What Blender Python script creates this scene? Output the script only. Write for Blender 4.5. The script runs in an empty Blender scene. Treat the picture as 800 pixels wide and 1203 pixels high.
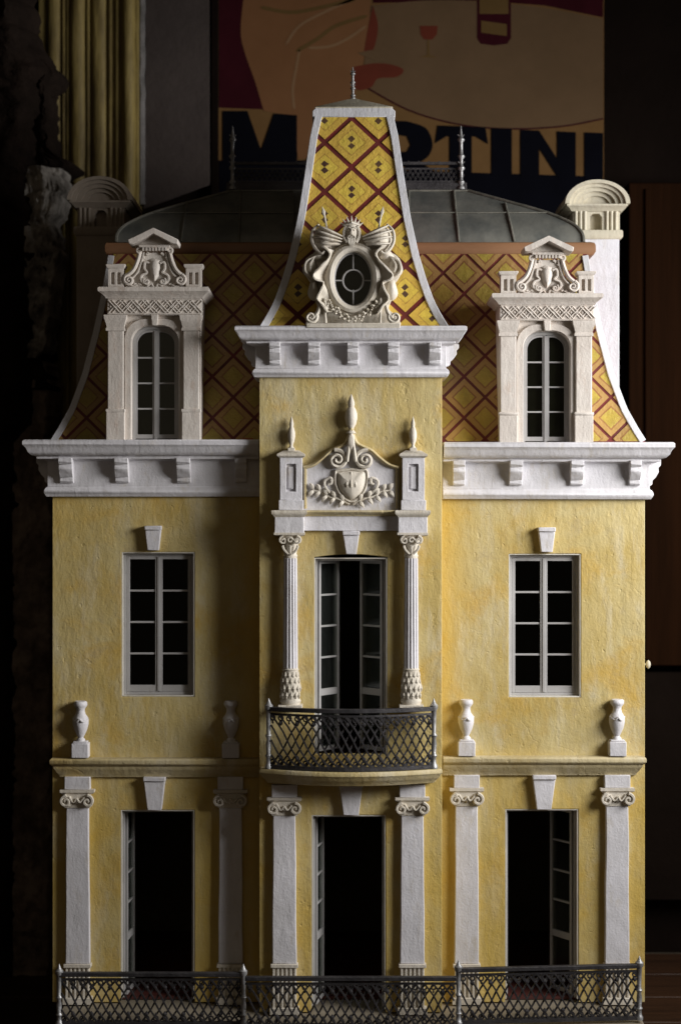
import bpy, bmesh, math, random
from mathutils import Vector, noise
from mathutils.geometry import tessellate_polygon
random.seed(4)
R = math.radians
S = bpy.context.scene
COL = S.collection
DIST = 2000.0            # camera distance in mm from the plane of the wing walls
CX, CY, CAMZ = 400.0, 601.0, 0.634

# ---------------------------------------------------------------- camera, world, lamps
cam = bpy.data.cameras.new('camera'); camo = bpy.data.objects.new('camera', cam); COL.objects.link(camo)
camo.location = (0, -DIST/1000, CAMZ); camo.rotation_euler = (R(90), 0, 0)
cam.sensor_fit = 'VERTICAL'; cam.sensor_height = 36; cam.sensor_width = 24
cam.lens = 36*DIST/1203; cam.clip_start = .05; cam.clip_end = 50
cam.dof.use_dof = True; cam.dof.focus_distance = 1.97; cam.dof.aperture_fstop = 4.2
S.camera = camo
w = bpy.data.worlds.new('World'); S.world = w; w.use_nodes = True
bg = w.node_tree.nodes['Background']; bg.inputs[0].default_value = (1.0, .80, .58, 1); bg.inputs[1].default_value = .026
def area(name, loc, target, sx, sy, power, color, spread=180):
    l = bpy.data.lights.new(name, 'AREA'); l.shape = 'RECTANGLE'; l.size = sx; l.size_y = sy
    l.energy = power; l.color = color; l.spread = R(spread)
    o = bpy.data.objects.new(name, l); COL.objects.link(o); o.location = loc
    o.rotation_euler = (Vector(target)-Vector(loc)).to_track_quat('-Z', 'Z').to_euler()
    return o
area('window_light', (1.10, -.50, .93), (.12, -.02, .62), .44, .80, 10.2, (1.0, .985, .98), 104)
area('room_fill', (-.3, -2.6, 1.5), (-.0, 0, .55), 1.6, 1.6, 1.15, (1.0, .82, .62))  # added fill lamp standing in for the dim warm ambient of the room
S.view_settings.view_transform = 'Standard'; S.view_settings.look = 'None'
S.view_settings.exposure = 0; S.view_settings.gamma = 1

# ---------------------------------------------------------------- materials
def newmat(name):
    m = bpy.data.materials.new(name); m.use_nodes = True
    nt = m.node_tree; nt.nodes.clear()
    out = nt.nodes.new('ShaderNodeOutputMaterial'); b = nt.nodes.new('ShaderNodeBsdfPrincipled')
    nt.links.new(b.outputs[0], out.inputs[0])
    return m, nt, b, out
def N(nt, t, **k):
    n = nt.nodes.new(t)
    for a, v in k.items():
        if a.startswith('i_'):
            key = a[2:]; n.inputs[int(key) if key.isdigit() else key.replace('_', ' ')].default_value = v
        else: setattr(n, a, v)
    return n
def L(nt, a, b): nt.links.new(a, b)
def pos(nt, scale=(1, 1, 1)):
    g = N(nt, 'ShaderNodeNewGeometry'); m = N(nt, 'ShaderNodeMapping'); m.inputs['Scale'].default_value = scale
    L(nt, g.outputs['Position'], m.inputs['Vector']); return m.outputs[0]
def nz(nt, vec, scale, detail=5, rough=.6, dist=0):
    n = N(nt, 'ShaderNodeTexNoise'); n.inputs['Scale'].default_value = scale; n.inputs['Detail'].default_value = detail
    n.inputs['Roughness'].default_value = rough; n.inputs['Distortion'].default_value = dist
    L(nt, vec, n.inputs['Vector']); return n.outputs['Fac']
def ramp(nt, fac, stops):
    r = N(nt, 'ShaderNodeValToRGB'); e = r.color_ramp.elements
    while len(e) < len(stops): e.new(.5)
    for i, (p, c) in enumerate(stops):
        e[i].position = p; e[i].color = (*c, 1) if len(c) == 3 else c
    L(nt, fac, r.inputs[0]); return r.outputs[0]
def rf(nt, fac, a, b):            # float ramp
    m = N(nt, 'ShaderNodeMapRange'); m.inputs[1].default_value = a; m.inputs[2].default_value = b
    L(nt, fac, m.inputs[0]); return m.outputs[0]
def mix(nt, fac, a, b, mode='MIX'):
    m = N(nt, 'ShaderNodeMix', data_type='RGBA', blend_type=mode)
    if isinstance(fac, (int, float)): m.inputs[0].default_value = fac
    else: L(nt, fac, m.inputs[0])
    for v, i in ((a, 6), (b, 7)):
        if isinstance(v, tuple): m.inputs[i].default_value = (*v, 1)
        else: L(nt, v, m.inputs[i])
    return m.outputs[2]
def mth(nt, op, a, b=None, c=None):
    m = N(nt, 'ShaderNodeMath', operation=op)
    for i, v in enumerate((a, b, c)):
        if v is None: continue
        if isinstance(v, (int, float)): m.inputs[i].default_value = v
        else: L(nt, v, m.inputs[i])
    return m.outputs[0]
def bump(nt, b, h, dist, strength=1.0, prev=None):
    n = N(nt, 'ShaderNodeBump'); n.inputs['Strength'].default_value = strength; n.inputs['Distance'].default_value = dist
    L(nt, h, n.inputs['Height'])
    if prev is not None: L(nt, prev, n.inputs['Normal'])
    L(nt, n.outputs[0], b.inputs['Normal']); return n.outputs[0]

def m_plaster(name, ca, cb, cc, scuff=(.62, .56, .42), warm=1.0):
    m, nt, b, o = newmat(name)
    p = pos(nt); pv = pos(nt, (1, 1, .28))
    big = nz(nt, p, 8, 5, .6, .4); c = mix(nt, rf(nt, big, .40, .60), ca, cb)
    mid = nz(nt, pv, 26, 8, .72, .3); c = mix(nt, mth(nt, 'MULTIPLY', rf(nt, mid, .50, .66), .6), c, scuff)
    st = nz(nt, p, 13, 7, .68, .5); c = mix(nt, mth(nt, 'MULTIPLY', rf(nt, st, .50, .68), .8*warm), c, cc)
    gy = nz(nt, p, 30, 8, .75, .2); c = mix(nt, mth(nt, 'MULTIPLY', rf(nt, gy, .56, .70), .45), c, (.34, .27, .17))
    dr = nz(nt, pos(nt, (1, 1, .09)), 60, 5, .6); c = mix(nt, mth(nt, 'MULTIPLY', rf(nt, dr, .56, .72), .3), c, (.36, .25, .09))
    sp = nz(nt, p, 200, 4, .7); c = mix(nt, mth(nt, 'MULTIPLY', rf(nt, sp, .64, .70), .6), c, (.17, .11, .045))
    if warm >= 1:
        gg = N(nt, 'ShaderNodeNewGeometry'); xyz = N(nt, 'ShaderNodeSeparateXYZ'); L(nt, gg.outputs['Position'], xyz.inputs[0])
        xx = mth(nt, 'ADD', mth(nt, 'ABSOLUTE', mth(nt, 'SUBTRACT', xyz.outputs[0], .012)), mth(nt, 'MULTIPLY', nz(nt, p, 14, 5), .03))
        strip = mth(nt, 'MULTIPLY', rf(nt, xx, .150, .126), rf(nt, xyz.outputs[1], -.03, -.026))  # golden stain beside the bay, with bounced light painted into it
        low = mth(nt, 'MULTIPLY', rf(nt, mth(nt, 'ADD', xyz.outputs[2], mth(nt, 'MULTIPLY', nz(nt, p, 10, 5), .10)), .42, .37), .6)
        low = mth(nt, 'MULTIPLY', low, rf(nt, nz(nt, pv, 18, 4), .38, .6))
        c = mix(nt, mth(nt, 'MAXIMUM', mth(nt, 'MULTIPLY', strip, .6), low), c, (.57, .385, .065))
    L(nt, c, b.inputs['Base Color']); b.inputs['Roughness'].default_value = .66
    h = mth(nt, 'MULTIPLY', nz(nt, p, 24, 3, .5), .55)
    h = mth(nt, 'ADD', h, mth(nt, 'MULTIPLY', nz(nt, pos(nt, (1, 1, .4)), 120, 6, .62, .2), .42))
    h = mth(nt, 'ADD', h, mth(nt, 'MULTIPLY', nz(nt, p, 330, 4, .6), .16))
    ck = N(nt, 'ShaderNodeTexVoronoi', feature='DISTANCE_TO_EDGE'); ck.inputs['Scale'].default_value = 9
    wob = N(nt, 'ShaderNodeTexNoise'); wob.inputs['Scale'].default_value = 22; wob.inputs['Detail'].default_value = 6
    ad = N(nt, 'ShaderNodeVectorMath', operation='MULTIPLY_ADD'); ad.inputs[1].default_value = (.14, .14, .14)
    L(nt, p, wob.inputs['Vector']); L(nt, wob.outputs['Color'], ad.inputs[0]); L(nt, p, ad.inputs[2]); L(nt, ad.outputs[0], ck.inputs['Vector'])
    cr = mth(nt, 'MULTIPLY', mth(nt, 'SUBTRACT', 1.0, rf(nt, ck.outputs['Distance'], 0, .02)), rf(nt, nz(nt, p, 7, 2), .50, .60))
    pit = rf(nt, nz(nt, p, 90, 2), .66, .72)
    h = mth(nt, 'SUBTRACT', h, mth(nt, 'MULTIPLY', cr, .07)); h = mth(nt, 'SUBTRACT', h, mth(nt, 'MULTIPLY', pit, .12))
    bump(nt, b, h, .0031, .8)
    return m
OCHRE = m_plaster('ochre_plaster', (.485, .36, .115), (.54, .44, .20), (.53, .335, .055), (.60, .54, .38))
OCHRE_TRIM = m_plaster('ochre_trim_plaster', (.44, .35, .16), (.50, .42, .24), (.46, .32, .10), warm=.9)

def m_white(name, ca, cb, stain, rough=.6, bd=.0016):
    m, nt, b, o = newmat(name)
    p = pos(nt); pv = pos(nt, (1, 1, .35))
    c = mix(nt, rf(nt, nz(nt, p, 22, 5), .35, .65), ca, cb)
    c = mix(nt, mth(nt, 'MULTIPLY', rf(nt, nz(nt, pv, 75, 6, .7), .56, .74), .65), c, stain)
    c = mix(nt, mth(nt, 'MULTIPLY', rf(nt, nz(nt, p, 420, 3, .6), .68, .75), .6), c, (.22, .18, .14))
    L(nt, c, b.inputs['Base Color']); b.inputs['Roughness'].default_value = rough
    h = mth(nt, 'ADD', mth(nt, 'ADD', mth(nt, 'MULTIPLY', nz(nt, pv, 110, 6, .6, .3), .6), mth(nt, 'MULTIPLY', nz(nt, p, 26, 2), .8)), mth(nt, 'MULTIPLY', nz(nt, p, 380, 4, .6), .28))
    bump(nt, b, h, bd, .8)
    return m
WHITE = m_white('white_limewash', (.68, .665, .69), (.60, .585, .595), (.50, .44, .34))
DORMER = m_white('dormer_cream_white', (.66, .61, .55), (.60, .54, .48), (.52, .38, .29))
CARVED = m_white('carved_cream', (.64, .59, .51), (.56, .51, .42), (.40, .31, .18), .65)
EDGE = m_white('roof_edge_white', (.68, .68, .72), (.60, .60, .62), (.50, .46, .40))
STONE = m_white('terrace_beige', (.26, .22, .16), (.20, .17, .12), (.14, .11, .08), .7)
CHIM = m_white('chimney_cream', (.60, .55, .42), (.52, .48, .38), (.36, .31, .22), .65)
SASH = m_white('sash_paint', (.42, .41, .40), (.36, .35, .34), (.26, .24, .21), .5, .0003)
JAMB = m_white('jamb_white', (.66, .63, .56), (.58, .55, .48), (.46, .38, .22))

def m_simple(name, ca, cb, scale=20, rough=.6, metal=0, bd=0, bs=60, sv=(1, 1, 1), spec=.5):
    m, nt, b, o = newmat(name); b.inputs['Specular IOR Level'].default_value = spec; p = pos(nt, sv)
    L(nt, mix(nt, rf(nt, nz(nt, p, scale, 6, .65), .35, .65), ca, cb), b.inputs['Base Color'])
    b.inputs['Roughness'].default_value = rough; b.inputs['Metallic'].default_value = metal
    if bd: bump(nt, b, nz(nt, p, bs, 6, .6), bd, .9)
    return m
IRON = m_simple('blackened_iron', (.030, .028, .030), (.062, .058, .060), 60, .52, .45, .0008, 220)
LEAD = m_simple('dull_lead', (.26, .26, .26), (.44, .44, .44), 90, .46, .6, .0008, 260)
ZINC = m_simple('grey_zinc', (0.102, 0.1088, 0.102), (0.1955, 0.1955, 0.17), 24, .48, .25, .0010, 50)
SEAM = m_simple('zinc_seam', (.12, .12, .10), (.20, .19, .16), 60, .5, .2, .0006, 160)
WOODB = m_simple('brown_wood_band', (.30, .155, .075), (.21, .10, .045), 30, .5, 0, .0008, 80, (.15, 1, 1))
MAROON = m_simple('maroon_paint', (.16, .018, .018), (.10, .018, .016), 60, .5, 0, .0010, 120)
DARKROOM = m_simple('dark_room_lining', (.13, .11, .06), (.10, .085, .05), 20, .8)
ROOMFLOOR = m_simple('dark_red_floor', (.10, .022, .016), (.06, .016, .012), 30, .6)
GOLD = m_simple('old_gilt', (.26, .195, .06), (.085, .060, .022), 26, .6, .1, .0040, 60, (1, 1, .2), spec=.3)
GREYP = m_simple('grey_board', (.062, .050, .045), (.046, .037, .034), 9, .95, 0, .002, 60, spec=.05)
PALEP = m_simple('pale_board_edge', (.16, .15, .145), (.09, .085, .08), 30, .9, 0, .002, 120, spec=.05)
BACKW = m_simple('dark_wall', (.0080, .0052, .0040), (.0055, .0036, .0026), 6, .95, 0, .002, 40, spec=.03)
CABW = m_simple('red_brown_wood', (.016, .0060, .0022), (.009, .0036, .0014), 10, .9, 0, .0008, 40, (5, 1, .25), spec=.03)
TABW = m_simple('table_wood', (.045, .020, .009), (.020, .009, .004), 14, .5, 0, .0016, 40, (.25, 5, 1), spec=0.3)
BROKEN = m_simple('sooty_plaster', (.0075, .0052, .004), (.018, .012, .009), 16, .95, 0, .010, 34, spec=.05)
OLDPL = m_simple('old_bare_plaster', (.26, .21, .17), (.09, .066, .052), 22, .95, 0, .010, 40, spec=.1)
CHIM_D = m_white('chimney_shaded_cream', (.30, .25, .20), (.25, .21, .165), (.17, .13, .10), .8)  # darker cream for the left chimney: shade put into its colour
RUBBLE = m_simple('pale_rubble', (.40, .37, .33), (.035, .028, .022), 34, .9, 0, .006, 90, spec=0.2)
TERRA = m_simple('terracotta', (.45, .14, .04), (.36, .10, .03), 60, .7)

def m_tile(name, motif):
    m, nt, b, o = newmat(name)
    uv = N(nt, 'ShaderNodeUVMap'); uv.uv_map = 'UVMap'
    p = pos(nt)
    wn = N(nt, 'ShaderNodeTexNoise'); wn.inputs['Scale'].default_value = 90; wn.inputs['Detail'].default_value = 3; L(nt, p, wn.inputs['Vector'])
    ad = N(nt, 'ShaderNodeVectorMath', operation='MULTIPLY_ADD'); ad.inputs[1].default_value = (.16, .16, 0)
    L(nt, wn.outputs['Color'], ad.inputs[0]); L(nt, uv.outputs[0], ad.inputs[2])
    sx = N(nt, 'ShaderNodeSeparateXYZ'); L(nt, ad.outputs[0], sx.inputs[0])
    u = mth(nt, 'SUBTRACT', sx.outputs[0], .08); v = mth(nt, 'SUBTRACT', sx.outputs[1], .08)
    mm = mth(nt, 'MAXIMUM', mth(nt, 'ABSOLUTE', u), mth(nt, 'ABSOLUTE', v))
    def band(x, a, c, s=.03):
        return mth(nt, 'MULTIPLY', rf(nt, x, a-s, a+s), rf(nt, x, c+s, c-s))
    mot = rf(nt, nz(nt, p, 70, 5, .7), .35, .65); fine = rf(nt, nz(nt, p, 300, 4, .7), .50, .72)
    if motif:
        c = mix(nt, mot, (.76, .56, .035), (.64, .44, .030))
        c = mix(nt, mth(nt, 'MULTIPLY', rf(nt, mm, .58, .66), .35), c, (.60, .30, .03))
        c = mix(nt, mth(nt, 'MULTIPLY', band(mm, .58, .64, .02), mth(nt, 'ADD', mth(nt, 'MULTIPLY', fine, .4), .5)), c, (.24, .06, .015))
        wv = mth(nt, 'MULTIPLY', mth(nt, 'ADD', u, v), .5); hv = mth(nt, 'MULTIPLY', mth(nt, 'SUBTRACT', u, v), .5)
        d = mth(nt, 'ADD', mth(nt, 'ABSOLUTE', mth(nt, 'SUBTRACT', mth(nt, 'ABSOLUTE', wv), .155)), mth(nt, 'ABSOLUTE', hv))
        c = mix(nt, rf(nt, d, .175, .145), c, (.050, .022, .020))
    else:
        c = mix(nt, mot, (.44, .33, .030), (.33, .25, .022))
        c = mix(nt, rf(nt, mm, .56, .62), c, (.38, .22, .055))
        c = mix(nt, mth(nt, 'MULTIPLY', band(mm, .56, .66, .03), .85), c, (.20, .05, .02))
    c = mix(nt, mth(nt, 'MULTIPLY', fine, .28), c, (.30, .12, .03))
    oi = N(nt, 'ShaderNodeObjectInfo'); c = mix(nt, mth(nt, 'MULTIPLY', oi.outputs['Random'], .16 if motif else .28), c, (.42, .26, .05))
    hs = N(nt, 'ShaderNodeHueSaturation'); hs.inputs['Saturation'].default_value = .93; L(nt, mth(nt, 'ADD', .84, mth(nt, 'MULTIPLY', mth(nt, 'FRACT', mth(nt, 'MULTIPLY', oi.outputs['Random'], 7.3)), .26)), hs.inputs['Value']); L(nt, c, hs.inputs['Color']); c = hs.outputs[0]
    L(nt, c, b.inputs['Base Color']); b.inputs['Roughness'].default_value = .38
    bump(nt, b, mth(nt, 'ADD', nz(nt, p, 120, 6, .6), mth(nt, 'MULTIPLY', nz(nt, p, 420, 3), .3)), .0016, .8)
    return m
TILE_T = m_tile('yellow_lozenge_with_motif', True)
TILE_W = m_tile('olive_yellow_lozenge', False)

def m_glass():
    m, nt, b, o = newmat('window_glass'); nt.nodes.remove(b)
    t = N(nt, 'ShaderNodeBsdfTransparent'); t.inputs[0].default_value = (.72, .76, .72, 1)
    g = N(nt, 'ShaderNodeBsdfGlossy'); g.inputs['Roughness'].default_value = .12
    f = N(nt, 'ShaderNodeFresnel'); f.inputs[0].default_value = 1.45
    x = N(nt, 'ShaderNodeMixShader'); L(nt, f.outputs[0], x.inputs[0]); L(nt, t.outputs[0], x.inputs[1]); L(nt, g.outputs[0], x.inputs[2])
    L(nt, x.outputs[0], o.inputs[0]); return m
GLASS = m_glass()
def m_print(name, ca, cb, k=.40): return m_simple(name, tuple(v*k for v in ca), tuple(v*k for v in cb), 14, .95, spec=.03)
P_TAN = m_print('print_tan', (.34, .19, .075), (.28, .155, .06)); P_MAR = m_print('print_maroon', (.085, .014, .022), (.060, .010, .016))
P_PEACH = m_print('print_peach', (.40, .19, .085), (.35, .165, .072)); P_TABLE = m_print('print_cream_brown', (.28, .175, .095), (.24, .150, .080))
P_CORAL = m_print('print_coral', (.27, .062, .036), (.22, .055, .032)); P_NAVY = m_print('print_navy', (.0075, .008, .014), (.006, .006, .010))
P_FOLD = m_print('print_fold', (.27, .16, .06), (.23, .14, .05)); P_LIGHTF = m_print('print_light_fold', (.46, .27, .14), (.43, .25, .13))

# ---------------------------------------------------------------- mesh builder (coordinates: mm on the plane at depth ref; d = mm towards the camera)
def K(d): return (DIST-d)/DIST
def WX(px, ref): return (px-CX)*K(ref)/1000
def WZ(py, ref): return (CY-py)*K(ref)/1000+CAMZ
class G:
    def __init__(s, ref=0): s.r = ref; s.v = []; s.f = []; s.uv = None
    def P(s, x, y, d): return Vector((WX(x, s.r), -d/1000, WZ(y, s.r)))
    def add(s, vs, fs):
        n = len(s.v); s.v += vs; s.f += [tuple(i+n for i in f) for f in fs]; return s
    def box(s, x0, x1, y0, y1, df, db, tx0=None, tx1=None):   # tx: other x at the lower edge
        a = x0 if tx0 is None else tx0; b = x1 if tx1 is None else tx1
        v = [s.P(x0, y0, df), s.P(x1, y0, df), s.P(b, y1, df), s.P(a, y1, df), s.P(x0, y0, db), s.P(x1, y0, db), s.P(b, y1, db), s.P(a, y1, db)]
        return s.add(v, [(0, 3, 2, 1), (4, 5, 6, 7), (0, 1, 5, 4), (1, 2, 6, 5), (2, 3, 7, 6), (3, 0, 4, 7)])
    def plate(s, loops, df, db):
        vs = []; sides = []; idx = 0; back = sum(len(l) for l in loops)
        tris = tessellate_polygon([[Vector((x, -y, 0)) for x, y in l] for l in loops])
        flat = [p for l in loops for p in l]
        vs = [s.P(x, y, df) for x, y in flat] + [s.P(x, y, db) for x, y in flat]
        fs = [tuple(t) for t in tris] + [tuple(i+back for i in reversed(t)) for t in tris]
        for l in loops:
            n = len(l)
            for i in range(n):
                a = idx+i; b = idx+(i+1) % n; fs.append((a, b, b+back, a+back))
            idx += n
        return s.add(vs, fs)
    def dome(s, pts, cx, cy, df, db, rings=4, bulge=1.0):      # cushion: outline at db rising to df in the middle
        n = len(pts); vs = []; fs = []
        for k in range(rings):
            t = k/rings; sc = 1-t; h = db+(df-db)*(1-(1-t)**2)**.5
            vs += [s.P(cx+(x-cx)*sc, cy+(y-cy)*sc, h) for x, y in pts]
        vs.append(s.P(cx, cy, df))
        for k in range(rings-1):
            for i in range(n): fs.append((k*n+i, k*n+(i+1) % n, (k+1)*n+(i+1) % n, (k+1)*n+i))
        for i in range(n): fs.append(((rings-1)*n+i, (rings-1)*n+(i+1) % n, rings*n))
        return s.add(vs, fs)
    def tube(s, pts, a, b=None, seg=6, up=(0, -1, 0), cap=True):
        P = [s.P(*p) for p in pts]; n = len(P); up = Vector(up); k = K(s.r)/1000
        if b is None: b = a
        A = a if isinstance(a, (list, tuple)) else [a]*n; B = b if isinstance(b, (list, tuple)) else [b]*n
        vs = []; fs = []
        for i in range(n):
            t = (P[min(i+1, n-1)]-P[max(i-1, 0)])
            t = t.normalized() if t.length > 0 else Vector((0, 0, 1))
            nn = up-t*up.dot(t)
            if nn.length < 1e-4: nn = Vector((1, 0, 0))-t*t.x
            nn.normalize(); bi = t.cross(nn)
            for j in range(seg):
                th = 2*math.pi*j/seg+(math.pi/4 if seg == 4 else 0); q = 1.414 if seg == 4 else 1
                vs.append(P[i]+bi*(A[i]*k*q*math.cos(th))+nn*(B[i]*k*q*math.sin(th)))
        for i in range(n-1):
            for j in range(seg):
                fs.append((i*seg+j, i*seg+(j+1) % seg, (i+1)*seg+(j+1) % seg, (i+1)*seg+j))
        if cap: fs += [tuple(range(seg)), tuple((n-1)*seg+j for j in range(seg))]
        return s.add(vs, fs)
    def lathe(s, cx, d, prof, seg=14, sq=1.0):                 # prof [(radius, py)]
        vs = []; fs = []; n = len(prof)
        for r, y in prof:
            for j in range(seg):
                th = 2*math.pi*j/seg; vs.append(s.P(cx+r*math.cos(th), y, d+r*sq*math.sin(th)*K(s.r)))
        for i in range(n-1):
            for j in range(seg): fs.append((i*seg+j, (i+1)*seg+j, (i+1)*seg+(j+1) % seg, i*seg+(j+1) % seg))
        fs += [tuple(range(seg)), tuple((n-1)*seg+j for j in range(seg))]
        return s.add(vs, fs)
    def moulding(s, path, prof):                               # path [(px, d)] left to right, prof closed [(projection, py)]
        n = len(path); m = len(prof); Q = [Vector((x, -d/K(s.r))) for x, d in path]; off = []
        for i in range(n):
            ns = []
            for a, b in ((i-1, i), (i, i+1)):
                if 0 <= a and b < n:
                    t = (Q[b]-Q[a]).normalized(); ns.append(Vector((t.y, -t.x)))
            o = sum(ns, Vector((0, 0)));  o.normalize(); o = o/max(.3, o.dot(ns[0])); off.append(o)
        vs = []; fs = []
        for i in range(n):
            for pr, y in prof:
                q = Q[i]+off[i]*pr; vs.append(s.P(q.x, y, -q.y*K(s.r)))
        for i in range(n-1):
            for j in range(m): fs.append((i*m+j, i*m+(j+1) % m, (i+1)*m+(j+1) % m, (i+1)*m+j))
        fs += [tuple(range(m)), tuple((n-1)*m+j for j in range(m))]
        return s.add(vs, fs)
    def build(s, name, mat, parent=None, bevel=0.0, wob=0.0, smooth=40, kind=None, label=None):
        me = bpy.data.meshes.new(name)
        xs = [v.x for v in s.v]; ys = [v.y for v in s.v]; zs = [v.z for v in s.v]
        c = Vector(((min(xs)+max(xs))/2, (min(ys)+max(ys))/2, min(zs)))
        vs = s.v
        if wob: vs = [v+noise.noise_vector(v*34)*wob/1000 for v in vs]
        me.from_pydata([v-c for v in vs], [], s.f); me.update()
        bm = bmesh.new(); bm.from_mesh(me); bmesh.ops.recalc_face_normals(bm, faces=bm.faces); bm.to_mesh(me); bm.free()
        me.polygons.foreach_set('use_smooth', [True]*len(me.polygons)); me.set_sharp_from_angle(angle=R(smooth))
        me.materials.append(mat)
        o = bpy.data.objects.new(name, me); COL.objects.link(o)
        if parent is not None:
            o.parent = parent; o.location = c-parent['_w']
        else: o.location = c
        o['_w'] = c
        if bevel:
            b = o.modifiers.new('soft_edges', 'BEVEL'); b.width = bevel/1000; b.segments = 2; b.limit_method = 'ANGLE'; b.angle_limit = R(35)
        if kind: o['kind'] = kind
        if label: o['label'] = label
        return o
def WV(o): return Vector(o['_w'])
class _VProxy: pass
# parent['_w'] is an id-property array: convert transparently
_old_build = G.build
def _build(s, name, mat, parent=None, **k):
    o = _old_build(s, name, mat, None, **k)
    if parent is not None:
        o.parent = parent; o.location = WV(o)-WV(parent)
    return o
G.build = _build
def root(name, loc, label, cat, group=None):
    o = bpy.data.objects.new(name, None); COL.objects.link(o); o.empty_display_size = .05
    o.location = loc; o['_w'] = Vector(loc); o['label'] = label; o['category'] = cat
    if group: o['group'] = group
    return o
def tagtop(o, label, cat, group=None):
    o['label'] = label; o['category'] = cat
    if group: o['group'] = group
    return o
def spiral(cx, cy, r0, r1, turns, a0, d, n=22, sgn=1, rise=0):
    out = []
    for i in range(n):
        t = i/(n-1); r = r0+(r1-r0)*t**.85; a = a0+sgn*turns*2*math.pi*t
        out.append((cx+r*math.cos(a), cy-r*math.sin(a), d+rise*t))
    return out
def curve(pts, n=6):                                           # Catmull-Rom through points of any dimension
    out = []; m = len(pts)
    for i in range(m-1):
        p0 = pts[max(i-1, 0)]; p1 = pts[i]; p2 = pts[i+1]; p3 = pts[min(i+2, m-1)]
        for k in range(n):
            t = k/n
            out.append(tuple(.5*((2*b)+(-a+c)*t+(2*a-5*b+4*c-e)*t*t+(-a+3*b-3*c+e)*t**3) for a, b, c, e in zip(p0, p1, p2, p3)))
    out.append(tuple(pts[-1])); return out
def lerp(tab, y):
    for (a, va), (b, vb) in zip(tab, tab[1:]):
        if y <= b: t = (y-a)/(b-a); return va+(vb-va)*t
    return tab[-1][1]
def ellipse(cx, cy, rx, ry, n=32): return [(cx+rx*math.cos(2*math.pi*i/n), cy-ry*math.sin(2*math.pi*i/n)) for i in range(n)]
def rect(x0, x1, y0, y1): return [(x0, y0), (x1, y0), (x1, y1), (x0, y1)]

TZ = .058                                                      # terrace level
TY = CY+(CAMZ-TZ)*1000                                         # the same as py on the plane d = 0
def ty(ref): return CY+(CAMZ-TZ)*1000/K(ref)

# ================================================================= SETTING
def struct(g, name, mat, **k):
    o = g.build(name, mat, None, **k); o['kind'] = 'structure'; return o
g = G(-450); g.box(-700, 1500, -500, CY+CAMZ*1000/K(-450), -450, -480); struct(g, 'back_wall', BACKW)
tb = root('table', (0, -.1, -.03), 'dark brown wooden plank table top under the model mansion', 'table')
for i in range(9):
    g = G(0); y0 = -445+i*110
    x0, x1 = -900, 1700
    g.add([Vector((x/1000-.4, -d/1000, z)) for z in (0, -.03) for x, d in ((x0, y0), (x1, y0), (x1, y0+108), (x0, y0+108))],
          [(0, 1, 2, 3), (4, 7, 6, 5), (0, 4, 5, 1), (1, 5, 6, 2), (2, 6, 7, 3), (3, 7, 4, 0)])
    g.build('plank', TABW, tb, bevel=1.5)

# gilt moulding at the left
gm = root('gilt_moulding', (WX(100, -400), .40, 0), 'tall dull gilt door moulding with vertical flutes behind the left side of the mansion', 'moulding')
ztop, zbot = -120, CY+CAMZ*1000/K(-400)
g = G(-400); g.box(44, 162, ztop, zbot, -412, -448); g.build('backboard', GOLD, gm, bevel=1)
for x, r, dd in ((62, 8, 6), (90, 9.5, 8), (115, 9, 6), (150, 8, 10)):
    g = G(-400)
    pts = [(x+4*noise.noise(Vector((x, y*.01, 0)))*.3, y, -412) for y in range(int(ztop), int(zbot), 40)]
    g.tube(pts, r, dd, seg=14); g.build('rib', GOLD, gm)
for x in (74, 79, 103, 129, 137):
    g = G(-400); g.box(x-1.6, x+1.6, ztop, zbot, -408, -414); g.build('fillet', GOLD, gm, bevel=.8)

# grey board swung out beside the poster
bd = root('grey_board', (WX(165, -420), .42, WZ(245, -420)), 'plain grey board with a pale edge painted as lit hanging between the gilt moulding and the poster', 'board')
g = G(-425); g.plate([[(171, -130), (246, -130), (246.5, 216), (168, 245), (170, 120)]], -425, -429); g.build('panel', GREYP, bd, bevel=1.5, wob=1.2)
g = G(-425); pts = [(166+1.6*noise.noise(Vector((y*.05, 0, 3))), y, -427+.12*max(0, y-200)*0) for y in range(-130, 246, 10)]; g.tube(pts, [5.5+1.2*noise.noise(Vector((y_[1]*.09, 4, 0))) for y_ in pts], 6, seg=8); g.build('lit_edge', PALEP, bd)  # paler colour paints the light on the board's left edge
bt = G(-425); bt.box(247.5, 256, -130, 262, -434, -449); tagtop(bt.build('shadow_strip', BACKW, None, bevel=1), 'narrow black strip standing in for the shadow down the left edge of the poster', 'batten')  # added black strip in place of the shadowed gap beside the poster

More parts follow.
